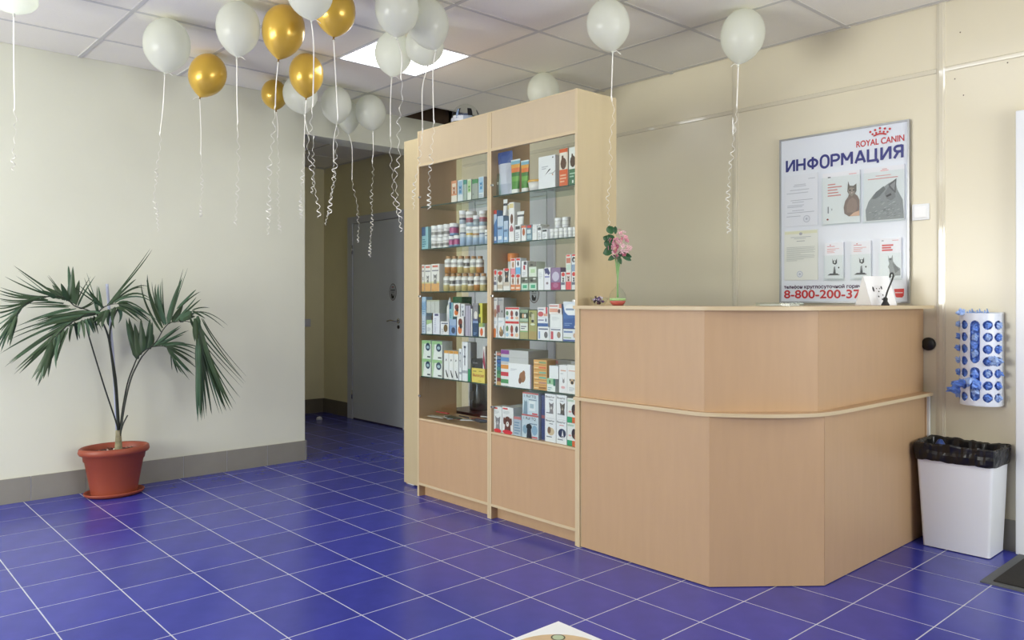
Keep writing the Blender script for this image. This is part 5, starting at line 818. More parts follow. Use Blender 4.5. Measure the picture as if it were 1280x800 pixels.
for i in range(6):
    z0 = z5+.0262*i; c = ['#9c6a3c', '#b98a78', '#6fae9c', '#7fae9a', '#d9704c', '#7f9a70'][i]
    carton('orange_carton', .857, .955, .948, 1.05, z0+.0003, z0+.0259, '#dda964', 'small orange carton, %s from the bottom of the orange stack' % ORD[i], 'box', (lambda p, c=c: (p.rect(.42, .3, .95, .68, c), p.rect(.05, .3, .35, .5, '#f0d9ae'), p.rect(0, 0, 1, .1, '#a5743e'))), 'orange cartons stacked on the fifth shelf')
t = carton('long_box', .958, 1.105, 1.01, 1.07, .874, .900, '#6c6a68', 'long dark grey carton lying on top behind the plain white box', 'box', lambda p: (p.rect(.75, .1, .98, .9, '#8f9092'), p.rect(0, .2, .12, .8, '#8a4a44')))
carton('stand_box', .958, 1.035, 1.011, 1.09, z5, .8735, '#c4c8c6', 'grey carton under the long dark carton, behind the green box', 'box')
carton('green_box', .957, 1.017, .948, 1.0, z5, .808, '#e4ece8', 'green-topped white box below the plain white box', 'box', lambda p: (p.rect(0, .55, .75, 1, '#9cc9a0'), p.rect(.75, .45, 1, 1, '#2f7a62'), p.ell(.35, .75, .1, .14, '#4a6a4c', 8), p.lines(.1, .1, .6, .4, 2, '#8fb4b8')))
carton('plain_box', .972, 1.037, .949, 1.0, .8083, .874, '#eceff0', 'small plain white box on top of the green-topped box', 'box', lambda p: p.rect(.2, .1, .8, .14, '#dfe3e6'))
carton('rabbit_box', 1.044, 1.1005, .948, 1.0, z5, .882, '#ecebec', 'white box with a small grey rabbit', 'box', lambda p: (p.ell(.55, .42, .13, .07, '#8f8a8c', 9), p.poly([(.45, .45), (.42, .56), (.52, .47)], '#8f8a8c'), p.poly([(.6, .47), (.66, .56), (.68, .45)], '#8f8a8c'), p.rect(.2, .78, .85, .82, '#d9a890'), p.ell(.5, .2, .25, .05, '#e6b4b4', 9), p.rect(.2, .68, .5, .7, '#9aa0a8')))
carton('pug_box', 1.1015, 1.168, .948, 1.0, z5, .886, '#ecebea', 'white box with a pug face at the right end of the fifth shelf', 'box', lambda p: (p.ell(.5, .42, .22, .1, '#c9aa84', 12), p.ell(.5, .39, .13, .06, '#2e2a2a', 10), p.ell(.3, .48, .07, .04, '#3a3230', 8), p.ell(.7, .48, .07, .04, '#3a3230', 8), p.rect(.15, .78, .85, .81, '#d9a890'), p.lines(.2, .1, .8, .25, 3, '#b9bcc2')))
# grey-topped cartons behind the cat box, silvery packs beside the clear boxes
for i in range(3):
    carton('grey_pack', .60+.045*i, .643+.045*i, 1.06, 1.2, .4822, .628, '#b4b6b8', 'grey carton in the row behind the cat and dog boxes, %s from left' % ORD[i], 'box', lambda p: p.rect(.8, 0, 1, .9, '#c98a84'), 'grey cartons behind the pet boxes')
carton('blue_pack', .898, .938, .965, 1.13, .4822, .715, '#3f4a78', 'dark blue carton between the clear cat box and the white face boxes', 'box', lambda p: p.rect(0, .48, 1, .55, '#9a5a60'))
# brochures and pens lying on the bottom board of the left cabinet
rb = random.Random(8); bro = [('#d9a23c', 'orange'), ('#a03a38', 'dark red'), ('#c9c4be', 'pale grey'), ('#b8bcc8', 'silver'), ('#8a2f3a', 'crimson'), ('#3c4a3c', 'dark green'), ('#d4d4d8', 'white'), ('#32343a', 'black'), ('#4f5560', 'slate')]
pos = [(.10, 1.11, .35), (.20, 1.13, -.2), (-.05, 1.0, .1), (.04, 1.02, -.5), (.19, 1.02, .3), (.11, 1.0, -.15), (.29, 1.0, .6), (.36, .99, -.3), (.42, 1.0, .2)]
for i, ((c, n_), (x, y, a)) in enumerate(zip(bro, pos)):
    q = MB(); L, w, hh = .07, .022, .004+.0*i; dx, dy = math.cos(a), math.sin(a); z0 = .4822+.0045*i
    q.prism([(x-dx*L-dy*-w, y-dy*L-dx*w), (x+dx*L-dy*-w, y+dy*L-dx*w), (x+dx*L-dy*w, y+dy*L+dx*w), (x-dx*L-dy*w, y-dy*L+dx*w)], z0, z0+hh, mat(c, .35))
    tag(q.build('packet', loc=(x, y, z0)), '%s flat packet lying on the bottom board of the left cabinet' % n_, 'packet', 'flat packets on the bottom board of the left cabinet')
for i, (x, y, a) in enumerate([(.02, .985, .2), (.24, .975, -.5), (.33, 1.07, .9), (.41, .975, .1)]):
    z0 = .4822+.045; dx, dy = math.cos(a)*.06, math.sin(a)*.015
    tag(MB().tube([(x-dx, y-dy, z0), (x+dx, y+dy, z0)], .004, mat(['#b03a3a', '#26262c', '#c9c9cf', '#3a3f55'][i], .3)).build('pen', loc=(x, y, z0)), '%s pen lying on the packets in the left cabinet' % ['red', 'black', 'silver', 'navy'][i], 'pen', 'pens on the packets in the left cabinet')

# ================================================================ STAFF AREA SEEN THROUGH THE GLASS
t = thing('low_table', 'dark red-brown low table behind the left glazed cabinet', 'table', (-.05, 1.62, 0))
mr = mat('#4a2220', .35, 0, 'dark_red_wood', var=.1, scale=20)
MB().box(-.45, .36, 1.36, 1.85, .44, .468, mr, bev=.003).build('tabletop', parent=t)
for x in (-.41, .32):
    for y in (1.40, 1.81): MB().box(x-.02, x+.02, y-.02, y+.02, 0, .44, mr).build('leg', parent=t)
t = thing('steel_flask', 'tall steel vacuum flask on the low table behind the cabinet', 'flask', (-.25, 1.5, .468))
MB().lathe((-.25, 1.5, .468), [(.064, 0), (.066, .01), (.066, .22), (.05, .25)], mat('#7f8896', .22, .9), n=28).build('flask_body', parent=t)
MB().lathe((-.25, 1.5, .718), [(.05, 0), (.05, .03), (.035, .045)], M_BLACK, n=24).build('flask_lid', parent=t)
MB().box(-.275, -.235, 1.432, 1.4345, .54, .60, mat('#b4b9c2')).build('sticker', parent=t)
t = thing('spray_bottle', 'black spray bottle standing behind the yellow box on the fifth shelf', 'bottle', (.30, 1.08, z5))
MB().lathe((.335, 1.115, z5), [(.028, 0), (.03, .01), (.03, .10), (.012, .135)], mat('#3a3c3e', .3), n=18).build('bottle_body', parent=t)
MB().box(.325, .345, 1.095, 1.135, z5+.135, z5+.165, M_BLACK, bev=.003).tube([(.335, 1.115, z5+.16), (.35, 1.08, z5+.185), (.385, 1.03, z5+.19)], .006, M_BLACK).build('spray_head', parent=t)

# ================================================================ ON THE BACK WALL
t = thing('information_board', 'white information board with blue heading, leaflets and a red phone number', 'notice board', (1.80, YB-.01, 1.19))
bx0, bx1, bz0, bz1, by = 1.434, 2.174, 1.192, 2.160, YB-.024
M_BOARD = mat('#dfe5ee', .28, 0, 'board_face'); M_HOLD = glass('clear_leaflet_holder', rough=.16, ior=1.22); M_ALU = mat('#a9abad', .3, .8, 'aluminium_profile')
MB().box(bx0+.008, bx1-.008, by+.004, YB-.007, bz0+.008, bz1-.008, M_BOARD).build('board_panel', parent=t)
for a, b, c, d in ((bx0, bx1, bz0, bz0+.010), (bx0, bx1, bz1-.010, bz1), (bx0, bx0+.010, bz0+.010, bz1-.010), (bx1-.010, bx1, bz0+.010, bz1-.010)):
    MB().box(a, b, by-.002, YB-.007, c, d, M_ALU, bev=.001).build('frame_profile', parent=t)
fy = by+.0035
def wprint(name, fn, label=None, y=None):
    b = MB(); p = Print(b, 0, 0, 1, 1, fy if y is None else y, .0005); fn(p); return b.build(name, parent=t, label=label)
def arc(cx, cy, rx, ry, a0, a1, n=12): return [(cx+rx*math.cos(math.radians(a0+(a1-a0)*i/n)), cy+ry*math.sin(math.radians(a0+(a1-a0)*i/n))) for i in range(n+1)]
GLY = {'И': [[(0, 1), (0, 0)], [(.03, .04), (.57, .96)], [(.6, 1), (.6, 0)]], 'Н': [[(0, 1), (0, 0)], [(.6, 1), (.6, 0)], [(0, .5), (.6, .5)]],
 'Ф': [[(.4, 1.02), (.4, -.02)], arc(.4, .5, .36, .30, 0, 360, 22)], 'О': [arc(.34, .62, .30, .38, 0, 180)+arc(.34, .38, .30, .38, 180, 360)+[(.64, .62)]],
 'Р': [[(0, 1), (0, 0)], [(0, .94), (.3, .94)]+arc(.3, .70, .26, .24, 90, -90)+[(0, .46)]], 'М': [[(0, 0), (0, 1)], [(.02, .97), (.36, .35)], [(.36, .35), (.70, .97)], [(.72, 1), (.72, 0)]],
 'А': [[(0, 0), (.34, 1)], [(.34, 1), (.68, 0)], [(.12, .28), (.56, .28)]], 'Ц': [[(0, 1), (0, .06)], [(.56, 1), (.56, .06)], [(-.06, .06), (.72, .06)], [(.70, .06), (.70, -.18)]],
 'Я': [[(.56, 1), (.56, 0)], [(.56, .94), (.28, .94)]+arc(.28, .72, .24, .22, 90, 270)+[(.56, .50)], [(.30, .5), (.02, 0)]]}
def heading(p):
    x = 1.480; H = .068; z = 1.963; adv = {'И': .86, 'Н': .86, 'Ф': 1.0, 'О': .88, 'Р': .80, 'М': 1.0, 'А': .90, 'Ц': .96, 'Я': .8}; tot = sum(adv[c] for c in 'ИНФОРМАЦИЯ')-.2
    sx = (2.140-x)/tot; w = .0135/2
    for ch in 'ИНФОРМАЦИЯ':
        for st in GLY[ch]:
            pts = [(x+u*sx, z+v*H) for u, v in st]
            Vp = [Vector(pts[0])]+[Vector(b_) for a_, b_ in zip(pts, pts[1:]) if (Vector(a_)-Vector(b_)).length > 1e-6]; n_ = len(Vp); closed = (Vp[0]-Vp[-1]).length < 1e-5; Lf = []; Rt = []
            for i_ in range(n_):
                d0 = (Vp[i_]-Vp[i_-1] if i_ else (Vp[0]-Vp[-2] if closed else Vp[1]-Vp[0])).normalized()
                d1 = (Vp[i_+1]-Vp[i_] if i_ < n_-1 else (Vp[1]-Vp[0] if closed else Vp[-1]-Vp[-2])).normalized()
                m_ = d0+d1; m_ = m_.normalized() if m_.length > .2 else d1; nn = Vector((-m_.y, m_.x))*w/max(.5, m_.dot(d1)); Lf.append(Vp[i_]+nn); Rt.append(Vp[i_]-nn)
            p.mb.add([p.P(q_.x, q_.y) for q_ in Lf+Rt], [[i_, i_+1, n_+i_+1, n_+i_] for i_ in range(n_-1)], mat('#2b2f7c', .4)); p.k += .35
        x += adv[ch]*sx
wprint('heading', heading, 'dark blue heading')
def crown(p):
    p.text('ROYAL CANIN', 1.893, 2.050, 2.146, 2.083, '#c02a30', .03)
    for i in range(5):
        a = (i-2)/2; p.ell(2.021+a*.052, 2.136-abs(a)*.012, .0065, .0065, '#c02a30', 10)
        p.ell(2.021+a*.040, 2.118-abs(a)*.008, .0058, .0058, '#c02a30', 10)
    p.poly([(1.983, 2.100), (1.991, 2.095), (2.006, 2.100), (2.021, 2.102), (2.036, 2.100), (2.051, 2.095), (2.059, 2.100), (2.042, 2.108), (2.021, 2.111), (2.0, 2.108)], '#c02a30')
wprint('crown_logo', crown, 'small red crown over red lettering')
def phone_line(p):                                      # the letter after the fourth is an o with a stem through it
    full = 'телеоон круглосуточной горячей линии'; p.text(full, 1.463, 1.271, 2.05, 1.297, '#4a2f52', .045)
    wd = lambda q_: max(v[0] for v in text_polys(q_)[0])-min(v[0] for v in text_polys(full)[0])
    u = (wd('телео')+wd('теле'))/2/wd(full)*(2.05-1.463)+1.4636; p.rect(u-.0012, 1.2715, u+.0012, 1.2985, '#4a2f52')
wprint('phone_line', phone_line)
wprint('phone_number', lambda p: p.text('8-800-200-37-35', 1.464, 1.220, 2.02, 1.266, '#c3262b', .04), 'red phone number')
def badge(p):
    p.poly([(2.094, 1.268), (2.146, 1.270), (2.144, 1.232), (2.136, 1.223), (2.108, 1.223), (2.102, 1.228)], '#d33a34')
    p.rect(2.101, 1.246, 2.139, 1.251, '#f0d8d4')
wprint('red_badge', badge, 'small red shield-shaped badge')
def sheet(name, x0, x1, z0, z1, base, fn, depth=.003, label=None):
    MB().box(x0, x1, fy-depth, fy-.0003, z0, z1, mat(base, .35)).build(name, parent=t, label=label)
    b = MB(); p = Print(b, x0, z0, x1-x0, z1-z0, fy-depth); fn(p); b.build('printed_sheet', parent=t)
def doc1(p):
    for v, a, b in ((.9, .72, .92), (.8, .3, .65), (.77, .28, .66), (.7, .18, .75), (.64, .08, .72), (.5, .2, .85), (.46, .25, .6), (.4, .1, .6), (.37, .1, .55), (.3, .25, .6), (.26, .1, .9), (.19, .08, .5)): p.rect(a, v, b, v+.010, '#a9b0bb')
    p.ell(.68, .13, .10, .07, '#b9c0cc', 18); p.ell(.68, .13, .08, .056, '#d5dbe4', 18); p.ell(.68, .13, .03, .022, '#b0b8c6', 10)
sheet('notice_sheet', 1.465, 1.672, 1.640, 1.940, '#dde2ea', doc1, label='grey-white printed notice with a round stamp')
def cat1(p):
    p.rect(.14, .905, .22, .925, '#50545c')
    for i, w in enumerate((.3, .55, .38, .42, .52)): p.rect(.14, .76-.055*i, .14+w*.7, .782-.055*i, '#d28a88')
    p.rect(.14, .21, .17, .34, '#7a7f88'); p.rect(.24, .26, .27, .3, '#a9aeb6'); p.ell(.14, .09, .03, .018, '#8c3a38', 10)
    p.rect(.72, .93, .92, .945, '#dca9a8')
    p.poly([(.60, .18), (.58, .30), (.62, .42), (.70, .50), (.72, .55), (.84, .57), (.95, .5), (1.0, .42), (1.0, .12), (.72, .12)], '#7d6c66')
    p.poly([(.66, .2), (.66, .34), (.72, .44), (.82, .48), (.92, .42), (.95, .3), (.9, .18)], '#8d7a72')
    p.poly([(.70, .80), (.74, .71), (.84, .70), (.92, .74), (.92, .60), (.86, .52), (.74, .52), (.68, .60)], '#6a6460')
    p.poly([(.70, .62), (.76, .68), (.86, .66), (.88, .56), (.8, .5), (.72, .55)], '#8f857e'); p.ell(.75, .62, .022, .016, '#2a2c30', 8); p.ell(.85, .62, .02, .015, '#2a2c30', 8); p.ell(.80, .57, .018, .01, '#c9b8b0', 8)
    p.poly([(.74, .12), (.84, .18), (1.0, .22), (1.0, .12)], '#c9a890')
sheet('cat_leaflet', 1.706, 1.916, 1.638, 1.925, '#e4e6ec', cat1, .012, 'leaflet with a brown and grey sitting cat')
def cat2(p):
    p.rect(.42, .92, .62, .935, '#dca0a0'); p.rect(.46, .95, .58, .96, '#c07070'); p.rect(.3, .83, .68, .845, '#dca0a0'); p.rect(.1, .78, .85, .795, '#d89090')
    p.poly([(.06, .02), (.04, .22), (.12, .38), (.25, .50), (.45, .60), (.62, .68), (.78, .73), (.84, .55), (.97, .36), (1.0, .02)], '#8f9196')
    p.poly([(.2, .42), (.3, .54), (.5, .64), (.55, .58), (.4, .46), (.3, .42)], '#6c6e74')
    p.poly([(.62, .66), (.82, .76), (.80, .50), (.68, .50)], '#5a5b60'); p.poly([(.66, .64), (.79, .71), (.77, .54)], '#86878c')
    p.poly([(.52, .5), (.62, .62), (.78, .5), (.8, .42), (.7, .36), (.58, .4)], '#77797e'); p.poly([(.56, .46), (.68, .5), (.7, .46), (.58, .43)], '#3c3d42')
    rr = random.Random(4)
    for i in range(70):
        a = rr.uniform(0, PI); q_ = rr.uniform(.2, .95); u = .52+.42*q_*math.cos(a); v = .05+.40*q_*math.sin(a)
        p.k = 8; w = .03; p.poly([(u-w, v-.004), (u+w, v+.010), (u+w, v+.016), (u-w, v+.004)], rr.choice(['#a5a7ac', '#75777c', '#b6b8bc', '#66686c']))
sheet('cat_leaflet', 1.940, 2.150, 1.634, 1.925, '#e2e4ea', cat2, .012, 'leaflet with a curled grey cat')
def doc2(p):
    p.rect(.02, .93, .98, .985, '#d9dcc0'); p.ell(.5, .93, .05, .03, '#a9aeb4', 10); p.rect(.2, .86, .8, .87, '#a9b0b4'); p.rect(.3, .83, .65, .84, '#a9b0b4')
    p.rect(.38, .78, .62, .79, '#8f969c')
    for i in range(11): p.rect(.08, .66-.027*i, (.92, .9, .93, .88, .92, .5, .9, .92, .9, .6, .4)[i], .668-.027*i, '#b4bbb8')
    p.ell(.48, .12, .09, .065, '#b9c2d0', 16); p.ell(.48, .12, .07, .05, '#dde2e4', 16); p.ell(.48, .12, .035, .025, '#b4bdca', 10)
sheet('certificate_sheet', 1.465, 1.672, 1.325, 1.615, '#dfe3dc', doc2, label='greenish certificate with a round stamp')
def kit(p):
    p.ell(.3, .93, .04, .014, '#c86a6a', 8); p.rect(.12, .885, .55, .90, '#d07070')
    for i in range(4): p.rect(.12, .82-.035*i, (.8, .6, .5, .55)[i], .832-.035*i, '#dc9a98')
    p.poly([(.42, .56), (.46, .5), (.62, .5), (.68, .56), (.68, .42), (.58, .38), (.44, .42)], '#4c4e54'); p.ell(.55, .46, .05, .035, '#dfe1e4', 8)
    p.poly([(.45, .12), (.5, .32), (.58, .34), (.6, .12)], '#8c8e94'); p.poly([(.58, .3), (.48, .12), (.62, .12)], '#46484e'); p.ell(.78, .3, .04, .025, '#3a3c42', 8)
    p.poly([(.15, .09), (.3, .14), (.7, .14), (.85, .09)], '#4a4c50')
for xa in (1.722, 1.873): sheet('brochure', xa, xa+.103, 1.330, 1.532, '#e6e9f0', kit, .018, 'small brochure with a black and white kitten')
def kit2(p):
    p.rect(.08, .93, .18, .945, '#50545c'); p.rect(.6, .93, .9, .945, '#dca0a0')
    for i in range(3): p.rect(.1, .80-.06*i, (.65, .55, .62)[i], .84-.06*i, '#d05a58')
    p.poly([(.4, .58), (.44, .5), (.56, .5), (.62, .58), (.64, .42), (.8, .3), (.98, .24), (1, .06), (.75, .06), (.7, .02), (.5, .04), (.46, .22), (.4, .28), (.46, .36), (.42, .44)], '#8c8e92')
    p.poly([(.62, .38), (.8, .3), (.95, .2), (.75, .12)], '#5f6166'); p.ell(.52, .47, .06, .03, '#55575c', 8); p.ell(.6, .08, .07, .04, '#e6e7ea', 8)
sheet('brochure', 2.028, 2.135, 1.326, 1.540, '#e6e9f0', kit2, .018, 'small brochure with a grey tabby kitten')
# clear holders over the leaflets
for (xa, xb, za, zb) in ((1.700, 1.922, 1.630, 1.900), (1.934, 2.156, 1.626, 1.900)):
    MB().box(xa, xb, fy-.0155, fy-.0135, za, zb, M_HOLD).build('leaflet_holder', parent=t)
for (xa, xb, za, zb) in ((1.716, 1.832, 1.320, 1.46), (1.867, 1.983, 1.320, 1.46), (2.022, 2.142, 1.316, 1.46)):
    MB().box(xa, xb, fy-.0225, fy-.0205, za, zb, M_HOLD).box(xa, xb, fy-.0205, fy, za, za+.002, M_HOLD).build('leaflet_holder', parent=t)

t = thing('light_switch', 'white square light switch on the back wall right of the board', 'light switch', (2.223, YB, 1.668))
MB().box(2.181, 2.266, YB-.010, YB-.0005, 1.626, 1.711, M_WHITE, bev=.003).build('switch_plate', parent=t)
MB().box(2.193, 2.254, YB-.015, YB-.010, 1.638, 1.699, mat('#f4f5f6', .3), bev=.002).build('rocker', parent=t)
t = thing('light_switch', 'light grey switch on the dim corridor wall', 'light switch', (-3.84, 2.09, .965))
MB().box(-3.8395, -3.829, 2.055, 2.137, .925, 1.007, mat('#c9c9d0', .4), bev=.003).build('switch_plate', parent=t)
MB().box(-3.829, -3.824, 2.067, 2.125, .937, .995, mat('#d4d4da', .35), bev=.002).build('rocker', parent=t)

# shoe-cover dispenser: half-round white shell with round holes and two slots, blue covers bulging out
t = thing('shoe_cover_dispenser', 'white wall dispenser full of blue shoe covers above the bin', 'dispenser', (2.513, YB, .70))
cx_, cy_, R_, z0, z1 = 2.513, YB-.022, .094, .697, 1.146
holes = []
rowz = [1.088-.0585*k for k in range(7)]
for a in (-68, -34, 34, 66):
    for z in rowz: holes.append((math.radians(a), z, z, .0215))
holes.append((0, 1.088, .925, .0215)); holes.append((0, .862, .742, .0215))
b = MB(); nz, na = 150, 96
def ang(i): return -PI/2+PI*i/na
def inhole(a, z):
    for ha, h1, h0, r in holes:
        zc = min(max(z, h0), h1)
        if (R_*(a-ha))**2+(z-zc)**2 < r*r: return True
    return False
idx = {}
def vid(i, j):
    if (i, j) not in idx:
        a = ang(i); idx[(i, j)] = len(b.v); b.v.append((cx_+R_*math.sin(a), cy_-R_*math.cos(a)*1.02, z0+(z1-z0)*j/nz))
    return idx[(i, j)]
k_ = b.mi(mat('#e4ebf8', .3, 0, 'dispenser_plastic'))
for i in range(na):
    for j in range(nz):
        if not inhole((ang(i)+ang(i+1))/2, z0+(z1-z0)*(j+.5)/nz):
            b.f.append([vid(i, j), vid(i+1, j), vid(i+1, j+1), vid(i, j+1)]); b.m.append(k_); b.sm.append(True)
sh_ = b.build('shell', parent=t)
sm_ = sh_.modifiers.new('thick', 'SOLIDIFY'); sm_.thickness = .0025; sm_.offset = -1
b = MB(); P_ = [(cx_+R_*math.sin(ang(i)), cy_-R_*math.cos(ang(i))*1.02) for i in range(0, na+1, 4)]
b.prism(P_, z0-.002, z0, M_WHITE); b.build('base_plate', parent=t)
MB().box(cx_-R_, cx_+R_, cy_+.001, YB-.001, z0, z1+.004, M_WHITE).build('back_plate', parent=t)
M_BLUE = mat('#6c94e6', .32, 0, 'blue_film', var=.28, scale=60); M_BLUE2 = mat('#9dbbf0', .3, 0, 'pale_blue_film', var=.15, scale=80)
b = MB(); V = []
for j in range(61):
    for i in range(41):
        a = -PI/2+PI*i/40; z = z0+.004+(z1-z0-.01)*j/60; p = Vector((math.sin(a), -math.cos(a), z*10))
        r = R_-.012+.010*noise.noise(p*Vector((5, 5, 5)))+.006*noise.noise(p*13)
        V.append((cx_+r*math.sin(a), cy_-r*math.cos(a), z))
b.add(V, [[j*41+i, j*41+i+1, (j+1)*41+i+1, (j+1)*41+i] for j in range(60) for i in range(40)], M_BLUE, False); b.build('shoe_cover_filling', parent=t, kind='stuff')
def tuft(a, z, out, r, seed, m):
    rg = random.Random(seed); b = MB(); n = 10; V = []; off = Vector((rg.random()*9, rg.random()*9, 3))
    d = Vector((math.sin(a), -math.cos(a), 0)); c = Vector((cx_, cy_, z))+d*(R_+out*.35)
    for j in range(7):
        for i in range(n):
            th = PI*(j+.5)/7; ph = 2*PI*i/n; q = Vector((math.sin(th)*math.cos(ph), math.sin(th)*math.sin(ph), math.cos(th)))
            f = r*(.75+.7*noise.noise(q*2.2+off)+.35*noise.noise(q*6+off)); V.append(c+Vector((q.x*f, q.y*f*.9, q.z*f))+d*out*max(0, q.dot(d)))
    b.add(V, [[j*n+i, j*n+(i+1) % n, (j+1)*n+(i+1) % n, (j+1)*n+i] for j in range(6) for i in range(n)], m)
    b.add(V[:n], [list(range(n))], m); b.add(V[-n:], [list(range(n))], m); b.build('shoe_cover', parent=t)
for k, (ha, h1, h0, r) in enumerate(holes[:-2]):
    dg = round(math.degrees(ha)); out = .004 if dg == -68 else (.004 if dg == 34 else (.004 if dg > 60 else .003))
    if dg == -68 and k == 5: out = .02
    if dg == -34: continue
    tuft(ha, h1, out, .018 if dg != 34 else .0165, k, M_BLUE2 if k % 3 == 0 else M_BLUE)
for k, (a, z, o_, r) in enumerate([(0, 1.07, .0, .018), (0, 1.03, .0, .019), (0, .99, 0, .02), (0, .95, .004, .02), (0, .85, .01, .02), (-.1, .815, .03, .026), (.1, .80, .03, .028), (0, .765, .0, .019), (-.6, .80, .03, .025), (.75, .915, .035, .026), (-1.1, .765, .03, .026), (-.75, 1.15, .01, .02)]):
    tuft(a, z, o_, r, 60+k, M_BLUE2 if k % 2 else M_BLUE)
q = MB()
for k in range(9):
    x = cx_-.05+.011*k; q.tube([(x, cy_-.05, z1-.02), (x+.004, cy_-.055, z1+.008+.006*(k % 3)), (x+.012, cy_-.05, z1-.01)], .004, M_BLUE2, n=5)
q.build('shoe_cover', parent=t)

# ================================================================ BIN AND MAT
t = thing('waste_bin', 'white rectangular waste bin lined with a black bag, right of the counter', 'bin', (2.465, 2.31, 0))
fl = (2.318, 2.612, 2.205, 2.408); tp = (2.289, 2.631, 2.192, 2.426); hB = .49
def rrect(x0, x1, y0, y1, r, z, n=4):
    o = []
    for (cx0, cy0, a0) in ((x1-r, y0+r, -PI/2), (x1-r, y1-r, 0), (x0+r, y1-r, PI/2), (x0+r, y0+r, PI)):
        for k in range(n+1): a = a0+PI/2*k/n; o.append((cx0+r*math.cos(a), cy0+r*math.sin(a), z))
    return o
r0 = rrect(*fl, .012, .004); r1 = rrect(*tp, .014, hB); N = len(r0); b = MB()
b.add(r0+r1, [[i, (i+1) % N, N+(i+1) % N, N+i] for i in range(N)], mat('#eef2f8', .3, 0, 'bin_plastic')); b.add(r0, [list(range(N))[::-1]], mat('#eef2f8', .3, 0, 'bin_plastic'))
bo = b.build('bin_body', parent=t); so = bo.modifiers.new('thick', 'SOLIDIFY'); so.thickness = .003; so.offset = -1
M_BAG = mat('#1a191a', .28, 0, 'black_bin_bag'); b = MB(); V = []; n = 96; lev = [(.428, .006), (.44, .009), (.462, .012), (.478, .010), (.492, .012), (.505, .013), (.512, .006), (.506, -.006), (.47, -.012), (.40, -.03), (.30, -.06), (.24, -.095)]
base = rrect(*tp, .016, 0, n=6)
def per(tq):                                            # point on the rim outline by arc parameter
    L = [0]; 
    for i in range(len(base)): L.append(L[-1]+(Vector(base[(i+1) % len(base)])-Vector(base[i])).length)
    s_ = tq*L[-1]
    for i in range(len(base)):
        if L[i+1] >= s_-1e-9: f = (s_-L[i])/max(1e-9, L[i+1]-L[i]); return Vector(base[i]).lerp(Vector(base[(i+1) % len(base)]), f)
cen = Vector(((tp[0]+tp[1])/2, (tp[2]+tp[3])/2, 0))
for z, o_ in lev:
    for i in range(n):
        p = per(i/n); d = (p-cen); hx = d.x/(tp[1]-tp[0])*2; hy = d.y/(tp[3]-tp[2])*2
        nd = Vector((1 if hx > .9 else (-1 if hx < -.9 else 0), 1 if hy > .85 else (-1 if hy < -.85 else 0), 0))
        nd = nd.normalized() if nd.length else Vector((0, 0, 0))
        w = noise.noise(Vector((p.x*22, p.y*22, z*30)))*.008+noise.noise(Vector((p.x*60, p.y*60, z*20)))*.005
        q_ = p+nd*(o_+w*(1 if o_ > 0 else 1.5)); zz = z+w*.9
        if q_.y > YB-.006: q_.y = YB-.006
        V.append((q_.x, q_.y, zz))
b.add(V, [[j*n+i, j*n+(i+1) % n, (j+1)*n+(i+1) % n, (j+1)*n+i] for j in range(len(lev)-1) for i in range(n)], M_BAG, False)
b.add(V[-n:], [list(range(n))], M_BAG); b.build('bin_bag', parent=t)
tag(MB().lathe((2.355, 2.33, .425), [(.0, 0), (.035, .01), (.03, .05), (.012, .085), (0, .09)], mat('#2f4a8c', .3, 0, 'used_cover', var=.3, scale=50), n=9).build('used_shoe_cover', loc=(2.355, 2.33, .425)), 'crumpled dark blue shoe cover lying inside the black bin bag', 'shoe cover')
t = thing('door_mat', 'black floor mat with a rubber edge in front of the white door', 'door mat', (3.2, 2.12, 0))
MB().box(2.683, 3.75, 1.849, 2.385, 0, .006, mat('#55585a', .6, 0, 'rubber_edge')).build('rubber_edge', parent=t)
MB().box(2.723, 3.71, 1.885, 2.36, .0062, .011, mat('#23211f', .95, 0, 'mat_pile', var=.35, scale=250, bump=1, bscale=300)).build('pile', parent=t)
t = thing('floor_sign', 'white square board with a round tan picture on the floor at the bottom edge', 'floor sign', (1.98, -.01, 0))
MB().box(1.765, 2.205, -.235, .210, 0, .004, mat('#eceff2', .3), bev=.001).build('board', parent=t)
b = MB()
def disc(cx0, cy0, r, z, col, n=40, r2=None):
    if r2 is None: b.add([(cx0+r*math.cos(2*PI*i/n), cy0+r*math.sin(2*PI*i/n), z) for i in range(n)], [list(range(n))], mat(col, .35, var=.08, scale=14))
    else: b.add([(cx0+q_*math.cos(2*PI*i/n), cy0+q_*math.sin(2*PI*i/n), z) for q_ in (r, r2) for i in range(n)], [[i, (i+1) % n, n+(i+1) % n, n+i] for i in range(n)], mat(col, .4))
disc(1.985, -.012, .195, .0043, '#cdb28c'); disc(1.985, -.012, .12, .0046, '#c9a377'); disc(1.866, .106, .026, .0049, '#3a4a3c', 20, .021); disc(1.866, .106, .02, .0048, '#b9c9a8', 20)
b.build('round_picture', parent=t)
tag(MB().lathe((-3.353, 1.98, 0), [(.028, 0), (.03, .01), (.022, .03), (0, .036)], mat('#e9e9ec', .4), n=16).build('plastic_cup', loc=(-3.353, 1.98, 0)), 'small white rounded plastic piece on the corridor floor', 'plastic piece')

